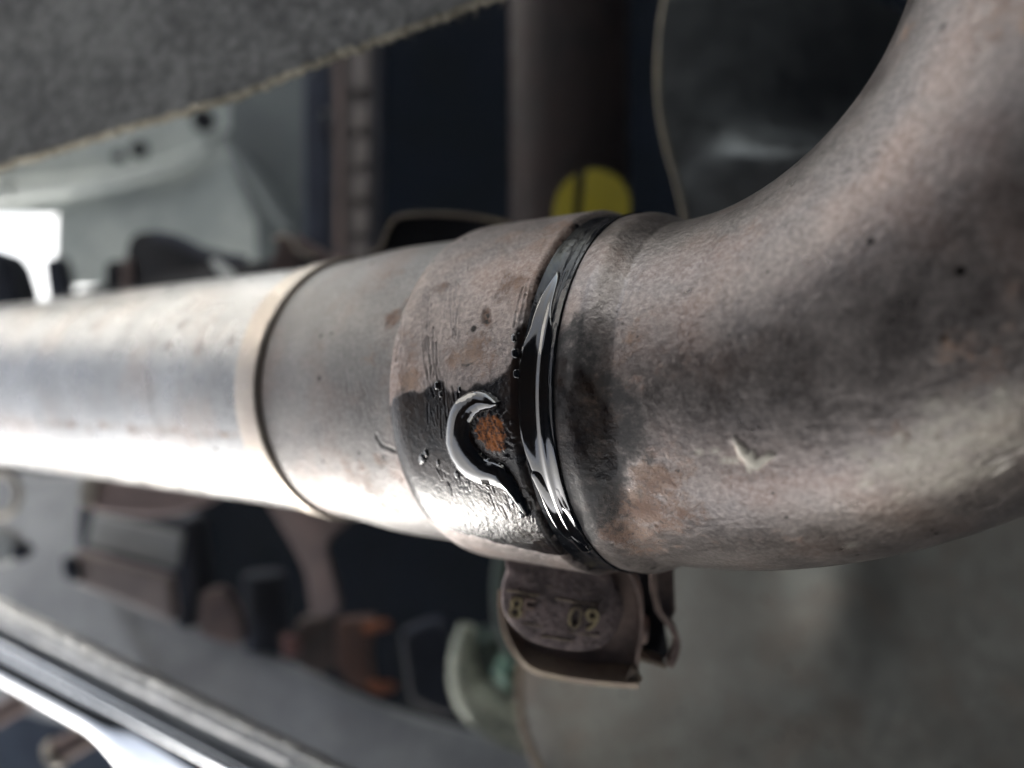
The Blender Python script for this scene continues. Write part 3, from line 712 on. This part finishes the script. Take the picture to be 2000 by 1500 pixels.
shield_m = pipe_metal("dull aluminised heat shield", (0.37, 0.365, 0.335), (0.29, 0.27, 0.245), (0.31, 0.25, 0.21), 0.45, 0.6, 0.8, 0.25)
pale_m = plain("pale greenish fitting", (0.55, 0.58, 0.48), (0.35, 0.38, 0.32), 0.3, 0.3, 60, 0.0001)
green_m = plain("dark green rubber", (0.05, 0.075, 0.062), (0.03, 0.045, 0.04), 0.45, 0.0, 60, 0.0001)
yellow_m = plain("yellow plastic", (0.30, 0.25, 0.010), (0.24, 0.20, 0.009), 0.5, 0.0, 60, 0.0001)
chrome_m = plain("polished aluminium", (0.80, 0.82, 0.84), (0.72, 0.74, 0.77), 0.16, 1.0, 60, 0.0001, 400, 0.05)
sparkle_m = plain("knurled aluminium", (0.80, 0.79, 0.77), (0.60, 0.60, 0.60), 0.36, 0.9, 200, 0.0005, 420, 0.1)
cream_m = plain("cream rim and lit edge", (0.55, 0.50, 0.42), (0.42, 0.38, 0.33), 0.5, 0.1, 60, 0.0001)

def box_room():
    v = [(-.30, .45, -.62), (.75, .45, -.62), (.75, -.50, -.62), (-.30, -.50, -.62), (.75, .45, .25), (.75, -.50, .25)]
    return v
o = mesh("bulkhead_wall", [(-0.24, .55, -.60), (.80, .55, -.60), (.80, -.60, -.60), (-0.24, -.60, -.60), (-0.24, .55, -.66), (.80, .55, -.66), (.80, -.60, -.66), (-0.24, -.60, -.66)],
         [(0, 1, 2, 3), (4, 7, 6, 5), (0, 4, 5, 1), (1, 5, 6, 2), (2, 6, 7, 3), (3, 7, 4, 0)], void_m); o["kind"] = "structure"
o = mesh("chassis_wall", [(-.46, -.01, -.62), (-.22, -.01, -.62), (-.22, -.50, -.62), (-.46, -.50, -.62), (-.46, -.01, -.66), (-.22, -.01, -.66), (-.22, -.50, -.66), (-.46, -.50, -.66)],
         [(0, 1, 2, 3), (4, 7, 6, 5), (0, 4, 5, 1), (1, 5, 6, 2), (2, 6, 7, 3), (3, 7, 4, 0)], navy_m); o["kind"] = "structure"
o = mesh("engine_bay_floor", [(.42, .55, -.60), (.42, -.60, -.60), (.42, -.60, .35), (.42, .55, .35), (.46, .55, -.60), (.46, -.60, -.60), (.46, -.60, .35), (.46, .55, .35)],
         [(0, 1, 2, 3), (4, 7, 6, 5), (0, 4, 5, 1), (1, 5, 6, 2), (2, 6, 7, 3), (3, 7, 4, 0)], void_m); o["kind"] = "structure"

# painted inner wing panel with its creases
wing = thing("inner_wing_panel", "pale grey-green painted sheet panel behind the pipe, washed out by light at left", "body panel", P(300, 600, .43))
slab("upper_sheet", [(-400, -100, .42), (450, 50, .43), (452, 250, .43), (300, 330, .43), (130, 400, .43), (100, 420, .43), (-400, 415, .42)], 0.002, paint_m, wing)
slab("lower_sheet", [(110, 395, .432), (300, 325, .432), (440, 262, .432), (520, 420, .432), (510, 620, .432), (195, 620, .432), (192, 560, .432), (130, 560, .432), (128, 522, .432), (106, 500, .432)], 0.002, paint_m, wing)
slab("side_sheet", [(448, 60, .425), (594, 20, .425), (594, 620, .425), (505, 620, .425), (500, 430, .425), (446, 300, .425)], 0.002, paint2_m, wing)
tube("crease_ridge", [P(-60, 385, .425), P(120, 365, .425), P(230, 350, .425), P(330, 325, .425), P(410, 285, .425)], [.006, .006, .005, .004, .002], paint_m, wing, 16)
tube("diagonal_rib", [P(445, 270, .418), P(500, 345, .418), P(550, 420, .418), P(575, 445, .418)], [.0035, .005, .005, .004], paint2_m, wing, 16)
for (x, y, r) in ((272, 292, .0045), (232, 306, .0030), (25, 372, .0035), (398, 235, .006)):
    tube("drain_hole", [P(x, y, .4195), P(x, y, .4215)], r, black_m, wing, 20)
strut = slab("body_strut", [(84, 505, .36), (112, 500, .36), (124, 545, .36), (126, 600, .36), (96, 600, .36), (88, 550, .36)], 0.01, navy_m); tag(strut, "short dark blue-grey strut between the two glaring openings at far left", "strut")
blob_ = slab("rubber_mount", [(-60, 470, .33), (-5, 488, .33), (12, 510, .33), (28, 560, .33), (34, 640, .33), (-60, 640, .33)], 0.02, navy_m, None, 0.004); tag(blob_, "dark rounded rubber mount cut off by the left frame edge above the pipe", "rubber mount")

# dark ledge of clips just behind the pipe
ledge = slab("cable_rail", [(60, 590, .315), (130, 572, .31), (205, 556, .30), (260, 540, .295), (440, 520, .265), (520, 505, .25), (620, 508, .235), (700, 512, .23), (720, 640, .23), (60, 680, .315)], 0.006, black_m, None, 0.001)
tag(ledge, "low black cable rail running just above the silvery pipe", "rail")
clip_o = thing("cable_clip", "black humped cable clip standing on the rail above the silvery pipe", "clip", P(340, 590, .285))
slab("clip_body", catmull([(244, 600, .29), (246, 490, .29), (262, 456, .288), (300, 450, .286), (345, 458, .284), (395, 500, .28), (430, 545, .276), (436, 600, .275)], 4), 0.012, black_m, clip_o, 0.002)
slab("clip_foot", [(204, 600, .293), (205, 515, .293), (220, 508, .293), (248, 508, .293), (248, 600, .293)], 0.010, black_m, clip_o, 0.001)
slab("clip_washer", [(236, 600, .287), (236, 510, .287), (246, 500, .287), (258, 508, .287), (262, 600, .287)], 0.004, brown_m, clip_o, 0.001)
tube("clip_strap", [P(300, 460, .28), P(345, 470, .278), P(390, 492, .275), P(440, 505, .27), P(480, 512, .268)], 0.0022, navy_m, clip_o, 12, True, 0.4)
tie = slab("cable_tie", [(408, 508, .262), (418, 503, .262), (474, 548, .256), (462, 556, .256), (440, 552, .258)], 0.003, light_m, None, 0.0006); tag(tie, "small pale grey cable tie slanting out of the black clip onto the pipe", "cable tie")
hook = thing("bent_tab", "thin dark brown bent sheet tab with a lit edge painted cream above the collar", "bent tab", P(580, 510, .235))
slab("tab_web", [(532, 500, .243), (542, 484, .243), (533, 466, .243), (550, 458, .243), (566, 462, .243), (580, 488, .243), (606, 500, .243), (650, 512, .243), (640, 560, .243), (530, 560, .243)], 0.003, brown_m, hook, 0.0005)
tube("lit_tab_edge", [P(534, 466, .2415), P(552, 458, .2415), (P(566, 464, .2415)), P(580, 488, .2415), P(596, 499, .2415), P(612, 502, .2415)], 0.0006, cream_m, hook, 10)  # cream bead puts the light along the tab's edge into colour
web2 = slab("shadow_bracket", [(570, 455, .26), (600, 470, .26), (650, 500, .26), (700, 512, .26), (700, 560, .26), (590, 560, .26)], 0.004, brown_m, None, 0.001); tag(web2, "dark brown bracket wedge at the foot of the notched strip", "bracket")

# thin sheet above the clamp, its lit edge painted on as a tan bead
sh = thing("thin_shield", "small dark sheet shield with a thin lit edge painted tan rising above the clamp", "heat shield", P(860, 500, .19))
hl = [(722, 494), (740, 488), (750, 468), (760, 444), (772, 428), (790, 421), (840, 418), (900, 421), (960, 430), (1020, 446)]
slab("shield_web", [(x, y, .193) for x, y in hl] + [(1020, 600, .186), (722, 600, .196)], 0.001, black_m, sh, 0.0002)
tube("lit_shield_edge", [P(x, y, .1925) for x, y in catmull(hl, 4)], 0.00045, lug_edge_m, sh, 10)

# strip with rectangular notches
ns = thing("notched_strip", "dark brown vertical strip with a row of raised rectangular pads", "bracket strip", P(700, 520, .39))
slab("strip_body", [(652, -60, .39), (748, -60, .39), (742, 520, .39), (652, 520, .39)], 0.004, plain("dark brown strip", (0.07, 0.058, 0.055), (0.045, 0.038, 0.038), .6, .1, 50), ns)
tube("strip_rim", [P(662, -60, .386), P(664, 250, .386), P(664, 520, .386)], 0.0012, brown_m, ns, 10)
tube("strip_rim", [P(741, -60, .386), P(739, 250, .386), P(735, 520, .386)], 0.0012, navy_m, ns, 10)
for (a, b) in ((-20, 40), (62, 172), (200, 250), (268, 320), (335, 385), (405, 455), (468, 515)):
    slab("raised_pad", [(690, a, .3865), (720, a + 3, .3865), (718, b, .3865), (688, b, .3865)], 0.004, plain("brown pad", (0.22, 0.19, 0.175), (0.16, 0.14, 0.135), .6, .1, 50), ns, 0.0008)
post = thing("blue_post", "dark navy post with a small disc as a painted highlight left of the notched strip", "post", P(620, 520, .41))
slab("post_body", [(590, -60, .40), (652, -60, .40), (652, 540, .40), (590, 540, .40)], 0.02, navy_m, post, 0.003)
tube("glint_disc", [P(634, 226, .397), P(634, 226, .392)], 0.0035, chrome_m, post, 16)  # shiny disc added in place of a small highlight on the post

# brown down-tube and the yellow cap
col = tube("brown_tube", [P(1112, -300, .30), P(1112, 100, .30), P(1114, 700, .30)], 0.0225, plain("dark brown tube", (0.018, 0.011, 0.010), (0.008, 0.006, 0.0065), .6, 0, 40, spec=0.15)); tag(col, "wide dark brown upright tube behind the yellow cap", "tube")
cap = thing("yellow_cap", "round yellow cap split by a dark slot, half hidden behind the clamp", "cap", P(1158, 480, .24))
cpx, cpy, cr = 1157, 404, 74
def arc_piece(name, xs0, xs1, mat):
    pts = []
    for i in range(33):
        x = xs0 + (xs1 - xs0) * i / 32; pts.append((x, cpy - math.sqrt(max(cr ** 2 - (x - cpx) ** 2, 0)), .238))
    for i in range(33):
        x = xs1 + (xs0 - xs1) * i / 32; pts.append((x, cpy + math.sqrt(max(cr ** 2 - (x - cpx) ** 2, 0)), .238))
    sk = [(x - (y - 404) * 0.07, y, d) for x, y, d in pts]
    return slab(name, sk, 0.003, mat, cap, 0.0004)
arc_piece("cap_segment", 1083.2, 1121, yellow_m); arc_piece("cap_segment", 1139, 1230.8, yellow_m)
tube("cap_body", [P(1157, 404, .2405), P(1157, 404, .262)], 0.0108, black_m, cap, 40)

# right-hand heat shield behind the elbow
us = thing("upper_heat_shield", "dark grey curved heat shield with a thin pale edge behind the elbow", "heat shield", P(1500, 430, .21))
ue = [(1318, -80), (1302, -10), (1290, 60), (1285, 150), (1289, 220), (1303, 290), (1320, 350), (1337, 425), (1348, 520), (1350, 620)]
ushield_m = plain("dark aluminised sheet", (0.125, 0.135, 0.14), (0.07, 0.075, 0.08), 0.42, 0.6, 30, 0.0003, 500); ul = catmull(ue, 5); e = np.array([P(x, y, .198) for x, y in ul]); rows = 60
V = np.stack([e + np.array([0.12 * u, 0.004 * u, -0.012 * u - 0.075 * u * u]) for u in np.linspace(0, 1, rows)])
lw = np.clip((np.linspace(0, 1, V.shape[1]) - 0.42) / 0.2, 0, 1); V[..., 2] += (lw * lw * (3 - 2 * lw))[None, :] * 0.035 * (1 - np.exp(-(0.12 * np.linspace(0, 1, rows)[:, None] / 0.05) ** 1.6))
V[:, :, 2] += 0.002 * fnoise(V.shape[:2], 4, 4, 91)
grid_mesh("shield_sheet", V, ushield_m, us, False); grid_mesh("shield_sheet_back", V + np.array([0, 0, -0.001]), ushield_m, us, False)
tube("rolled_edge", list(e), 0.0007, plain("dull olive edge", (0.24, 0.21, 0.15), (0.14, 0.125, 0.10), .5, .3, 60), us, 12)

# lower right heat shield
ls = thing("lower_heat_shield", "large dull grey-green heat shield bulging below the elbow", "heat shield", P(1500, 1500, .2))
ye = catmull([(1062, 900), (1048, 1100), (1035, 1240), (1020, 1290), (1014, 1340), (1018, 1400), (1032, 1450), (1060, 1510), (1120, 1600), (1220, 1700)], 6)
V = []
for (x, y) in ye:
    t = (y - 900) / 800; d0 = 0.262 - 0.075 * t ** 0.8
    row = []
    for u in np.linspace(0, 1, 70):
        xx = x + (2500 - x) * u; g = 1 - math.exp(-u / 0.03)
        row.append(P(xx, y, d0 - 0.004 * g + 0.03 * u * u))
    V.append(row)
V = np.array(V); V[..., 2] += 0.0007 * fnoise(V.shape[:2], 3, 4, 93, 2); VX, VY = project(V); V[..., 2] += 0.005 * np.exp(-((VX - 1640) / 85) ** 2 - ((VY - 1130) / 160) ** 2); V = V[:, ::1]
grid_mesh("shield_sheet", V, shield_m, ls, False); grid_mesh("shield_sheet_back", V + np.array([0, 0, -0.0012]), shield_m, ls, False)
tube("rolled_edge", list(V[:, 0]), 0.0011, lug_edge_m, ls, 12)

# pale and green fittings left of it
ft = thing("pale_fitting", "pale shiny curved pipe fitting left of the lower heat shield", "pipe fitting", P(950, 1430, .26))
tube("curved_tube", catmull([P(912, 1222, .262), P(903, 1290, .262), P(918, 1350, .262), P(965, 1395, .26), P(1030, 1425, .258), P(1100, 1450, .257)], 5), [.0028 + .0045 * min(i / 12, 1) for i in range(26)], pale_m, ft, 20)
tube("inner_hose", catmull([P(930, 1240, .272), P(945, 1320, .272), P(1000, 1370, .27), P(1080, 1400, .268)], 4), 0.009, green_m, ft, 18)
gp = tube("green_hose", catmull([P(995, 1050, .25), P(982, 1130, .25), P(985, 1210, .25), P(1008, 1270, .25), P(1050, 1330, .25)], 5), 0.0035, green_m); tag(gp, "dark green hose just left of the bolt head", "hose")
gn = tube("green_nut", [P(985, 1300, .254), P(1012, 1316, .250)], 0.006, plain("green anodised nut", (0.12, 0.22, 0.17), (0.07, 0.14, 0.11), .35, .4, 50), None, 6); tag(gn, "small green hexagonal nut under the green hose", "nut")

# slate cover plate across the lower left
cov = slab("slate_cover", [(-200, 900, .43), (60, 925, .40), (260, 930, .37), (260, 1080, .365), (240, 1170, .355), (340, 1212, .34), (480, 1262, .325), (600, 1312, .31), (720, 1372, .295), (820, 1405, .29), (930, 1436, .285), (1070, 1482, .28), (1200, 1560, .28), (1200, 1700, .28), (500, 1700, .28), (-200, 1300, .42)], 0.004, grey_m, None, 0.002)
tag(cov, "slate grey sloping cover plate across the lower left", "cover plate")

# polished ribbed rail, bottom left
rail = thing("ribbed_rail", "polished aluminium rail with bright parallel ribs in the bottom left corner", "rail", P(250, 1500, .215))
def rail_strip(name, f0, f1, bulge, mat, xs, rough=0, ns_=10, ridge=0.0):
    V = []
    for x in xs:
        dx = .236 - .00005 * x; a = P(x, f0(x), dx); b = P(x, f1(x), dx + (f1(x) - f0(x)) * 0.00009); row = []
        for k_ in range(ns_ + 1):
            t = k_ / ns_; row.append(a + (b - a) * t + np.array([-0.3, 0.1, 0.95]) * bulge * math.sin(math.pi * t))
        V.append(row)
    V = np.array(V)
    if rough: V += rng.normal(0, rough, V.shape)
    V = np.concatenate([V, V[:, ::-1][:, :] + np.array([0, 0, -0.004])], 1)
    return grid_mesh(name, V, mat, rail, True)
xs = np.linspace(-140, 900, 260)
L1 = lambda x: 1183 + .49 * x; L2 = lambda x: 1222 + .497 * x; L3 = lambda x: 1252 + .525 * x; L4 = lambda x: 1280 + .535 * x
fl = lambda x: 1342 + .545 * x + max(x - 170, 0) ** 1.6 * 0.045
rail_strip("knurled_rib", L1, L2, 0.0032, sparkle_m, np.linspace(-140, 900, 420), 0.00012)
rail_strip("flat_web", lambda x: L2(x) - 3, lambda x: L3(x) + 3, -0.0003, grey_m, xs)
rail_strip("smooth_rib", L3, L4, 0.0022, chrome_m, xs)
rail_strip("wide_face", lambda x: L4(x) - 2, fl, 0.0035, chrome_m, xs)
np_ = slab("navy_pan", [(-300, 1300, .30), (330, 1480, .30), (600, 1700, .30), (-300, 1700, .30)], 0.003, plain("blue pan", (0.05, 0.075, 0.12), (0.03, 0.045, 0.08), .4, 0, 30), None, 0.001); tag(np_, "dark blue pan below the polished rail in the bottom left corner", "pan")
rod = thing("brown_stub", "short brown stub pipe with a pale lip in the bottom left corner", "stub pipe", P(130, 1500, .27))
tube("stub_wall", [P(115, 1468, .27), P(230, 1405, .275)], 0.0042, brown_m, rod, 18); tube("stub_lip", [P(104, 1475, .27), P(116, 1468, .27)], 0.0052, cream_m, rod, 18)
rod2 = tube("pink_stub", [P(-30, 1410, .28), P(90, 1345, .285)], 0.0040, brown_m, None, 18); tag(rod2, "dull pink-brown stub against the left frame edge under the polished rail", "stub pipe")

# cluster of parts below the pipe
cup = thing("brown_cup", "brown half-round cup with a cream rim touching the underside of the pipe", "cup", P(270, 1010, .30))
slab("cup_wall", catmull([(176, 925, .292), (164, 960, .292), (166, 992, .292), (220, 1006, .292), (290, 1012, .292), (350, 1004, .292), (400, 985, .292), (440, 950, .292), (440, 900, .292), (200, 890, .292)], 3), 0.012, plain("pale rusty cup", (0.44, 0.33, 0.31), (0.32, 0.24, 0.225), .55, .1, 60), cup, 0.002)
slab("cup_rim", catmull([(186, 915, .289), (162, 935, .289), (153, 962, .289), (158, 986, .289), (172, 992, .289), (180, 965, .289), (192, 935, .289)], 3), 0.003, cream_m, cup, 0.001)
boxd = slab("relay_box", [(150, 985, .325), (372, 1020, .32), (385, 1130, .32), (372, 1235, .318), (340, 1225, .318), (335, 1120, .32), (150, 1080, .325)], 0.02, navy_m, None, 0.002); tag(boxd, "dark blue box framing the pale label plate", "box")
lab = slab("label_plate", [(180, 1003, .310), (356, 1042, .306), (345, 1113, .305), (168, 1064, .309)], 0.003, light_m, None, 0.001); tag(lab, "pale grey rectangular plate with faint smudged print between cup and brown bar", "plate")
for (x, y) in ((252, 1060), (262, 1048), (270, 1066), (292, 1068), (306, 1072), (314, 1060)):
    sm = slab("smudge", [(x, y, .3094 - .0002), (x + 8, y + 2, .3094 - .0002), (x + 7, y + 11, .309 - .0002), (x - 1, y + 9, .309 - .0002)], 0.0012, grey_m, lab, 0); sm.parent = lab; sm.matrix_parent_inverse = Matrix.Translation(-lab.location)
bar_t = thing("brown_bar", "flat brown bar with a dark end cap under the pale label plate", "bar", P(230, 1210, .30))
slab("bar_body", [(140, 1078, .302), (328, 1130, .30), (336, 1216, .298), (240, 1176, .30), (144, 1140, .302)], 0.008, plain("dusty brown bar", (0.42, 0.35, 0.33), (0.33, 0.28, 0.27), .6, 0, 50), bar_t, 0.001)
slab("end_cap", [(118, 1090, .299), (146, 1094, .299), (152, 1140, .299), (122, 1130, .299)], 0.008, navy_m, bar_t, 0.001)
tan = slab("tan_block", catmull([(392, 1160, .305), (430, 1155, .305), (462, 1200, .305), (470, 1260, .305), (388, 1240, .305)], 3), 0.008, brown_m, None, 0.001); tag(tan, "small tan-brown block right of the brown bar", "block")
dc = tube("navy_cylinder", [P(515, 1120, .325), P(519, 1262, .325)], 0.0085, navy_m); tag(dc, "dark navy upright cylinder among the brown parts below the pipe", "cylinder")
st_ = slab("curved_strap", catmull([(520, 985, .28), (690, 985, .27), (680, 1020, .27), (640, 1062, .27), (650, 1120, .275), (662, 1190, .28), (610, 1200, .28), (595, 1120, .28), (560, 1050, .28)], 4), 0.003, brown_m, None, 0.0006); tag(st_, "curved brown strap hanging down from the flared pipe socket", "strap")
rb = slab("brown_drum", catmull([(578, 1215, .295), (640, 1210, .295), (655, 1260, .295), (648, 1310, .295), (600, 1312, .295), (575, 1285, .295)], 4), 0.010, plain("brown drum", (0.10, 0.07, 0.06), (0.06, 0.045, 0.042), .6, 0, 60), None, 0.001); tag(rb, "rounded dark brown drum left of the rusty bracket", "drum")
pk = slab("pink_lug", [(548, 1240, .29), (582, 1250, .29), (584, 1282, .29), (552, 1286, .29)], 0.004, plain("pinkish rust", (0.28, 0.13, 0.12), (0.2, 0.1, 0.09), .7, 0, 60), None, 0.001); tag(pk, "small pinkish lug at the left foot of the dark brown drum", "lug")
rk = thing("rusty_bracket", "rust-brown bracket with two orange tabs above the slate cover", "bracket", P(700, 1340, .28))
slab("bracket_plate", [(658, 1215, .285), (728, 1210, .285), (722, 1290, .285), (728, 1345, .285), (690, 1345, .285), (656, 1310, .285)], 0.008, plain("rust brown", (0.17, 0.085, 0.06), (0.11, 0.06, 0.05), .7, 0, 70), rk, 0.001)
slab("bracket_tab", [(706, 1222, .281), (755, 1214, .281), (764, 1230, .281), (712, 1242, .281)], 0.004, rust_m, rk, 0.001)
slab("bracket_tab", [(718, 1334, .279), (768, 1338, .279), (776, 1350, .279), (746, 1362, .279), (716, 1350, .279)], 0.004, rust_m, rk, 0.001)
nb = slab("navy_block", catmull([(780, 1240, .30), (860, 1215, .30), (900, 1290, .30), (890, 1400, .30), (800, 1370, .30)], 3), 0.01, navy_m, None, 0.002); tag(nb, "dark blue-grey block right of the rusty bracket", "block")
rg_ = tube("ring_clip", [P(2 + 34 * math.cos(a), 965 + 42 * math.sin(a), .31) for a in np.linspace(-1.9, 1.9, 24)], 0.0014, cream_m); tag(rg_, "dim pale ring clip against the left frame edge below the pipe", "ring clip")
sp = thing("spray_nozzle", "white and dark stub poking in at the left frame edge", "nozzle", P(10, 1100, .28))
slab("nozzle_body", catmull([(-60, 1020, .285), (0, 1035, .285), (30, 1060, .285), (20, 1095, .285), (-10, 1110, .285), (-60, 1110, .285)], 3), 0.006, light_m, sp, 0.001)
slab("nozzle_tip", catmull([(18, 1070, .283), (40, 1062, .283), (52, 1078, .283), (40, 1096, .283), (20, 1094, .283)], 3), 0.005, navy_m, sp, 0.001)

# curved bonnet added out of view to darken reflections
blk = thing("sky_blocker", "dark curved bonnet leaning over the engine bay", "sky blocker", np.array([.35, 0, .55]))
bprof = catmull([(.60, .48), (.20, .54), (-.20, .52), (-.45, .40), (-.62, .20), (-.70, -.02)], 5)
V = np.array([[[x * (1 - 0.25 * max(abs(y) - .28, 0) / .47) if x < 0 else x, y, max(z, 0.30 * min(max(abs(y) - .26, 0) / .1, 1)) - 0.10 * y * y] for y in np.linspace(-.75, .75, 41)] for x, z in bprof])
grid_mesh("blocker_skin", V, void_m, blk, False); grid_mesh("blocker_outer_skin", V + np.array([0, 0, .004]), void_m, blk, False)

# the sun blocker added out of view to shade the elbow
bounce = thing("bounce_panel", "white panel added out of view to bounce light from the top left", "bounce panel", np.array([-.9, .36, -.4]))  # unseen white reflector, added to brighten the upper side of the pipe
V = np.array([[[-0.32 - 1.2 * t, 0.36 + 0.10 * t + 0.05 * math.sin(2 * a), -0.10 - 0.9 * a] for a in np.linspace(0, 1, 14)] for t in np.linspace(0, 1, 12)])
white_m = plain("white bounce surface", (0.84, 0.83, 0.80), (0.80, 0.79, 0.77), 0.3, 0, 5, 0)
grid_mesh("bounce_skin", V, white_m, bounce, False); grid_mesh("bounce_back_skin", V + np.array([0, 0.003, 0]), white_m, bounce, False)
blk_box = thing("sun_blocker", "black added sun blocker below the clamp, outside the picture", "sun blocker", np.array([.1, -.3, -.2]))
pa = T0 - SUN_DIR * (T0 @ SUN_DIR); pa /= np.linalg.norm(pa); pb = np.cross(pa, SUN_DIR)
c0 = (B + T0 * (sSL1 + 0.001)) + SUN_DIR * 0.24 + pa * 0.0115
V = [c0 + pa * u + pb * v + SUN_DIR * w for w in (0, 0.08) for (u, v) in ((0, -.11), (.3, -.11), (.3, .11), (0, .11))]
mesh("box_shell", V, [(0, 1, 2, 3), (7, 6, 5, 4), (0, 4, 5, 1), (1, 5, 6, 2), (2, 6, 7, 3), (3, 7, 4, 0)], black_m, blk_box, bevel=0.004)

# thin volume added to imitate lens glare over the left side
hz = mesh("glare_veil", [(x, y, z) for x in (-1.75, .75) for y in (-1.2, 1.0) for z in (-1.3, .85)], [(0, 1, 3, 2), (4, 6, 7, 5), (0, 4, 5, 1), (2, 3, 7, 6), (0, 2, 6, 4), (1, 5, 7, 3)], None)
hz["kind"] = "stuff"
hm = bpy.data.materials.new("thin glare veil"); hm.use_nodes = True; hm.node_tree.nodes.clear()
ho = hm.node_tree.nodes.new("ShaderNodeOutputMaterial"); hv = hm.node_tree.nodes.new("ShaderNodeVolumePrincipled")
hv.inputs['Density'].default_value = 0.02; hv.inputs['Color'].default_value = (0.85, 0.88, 0.95, 1); hv.inputs['Anisotropy'].default_value = 0.2
hm.node_tree.links.new(hv.outputs[0], ho.inputs['Volume']); hz.data.materials.append(hm)
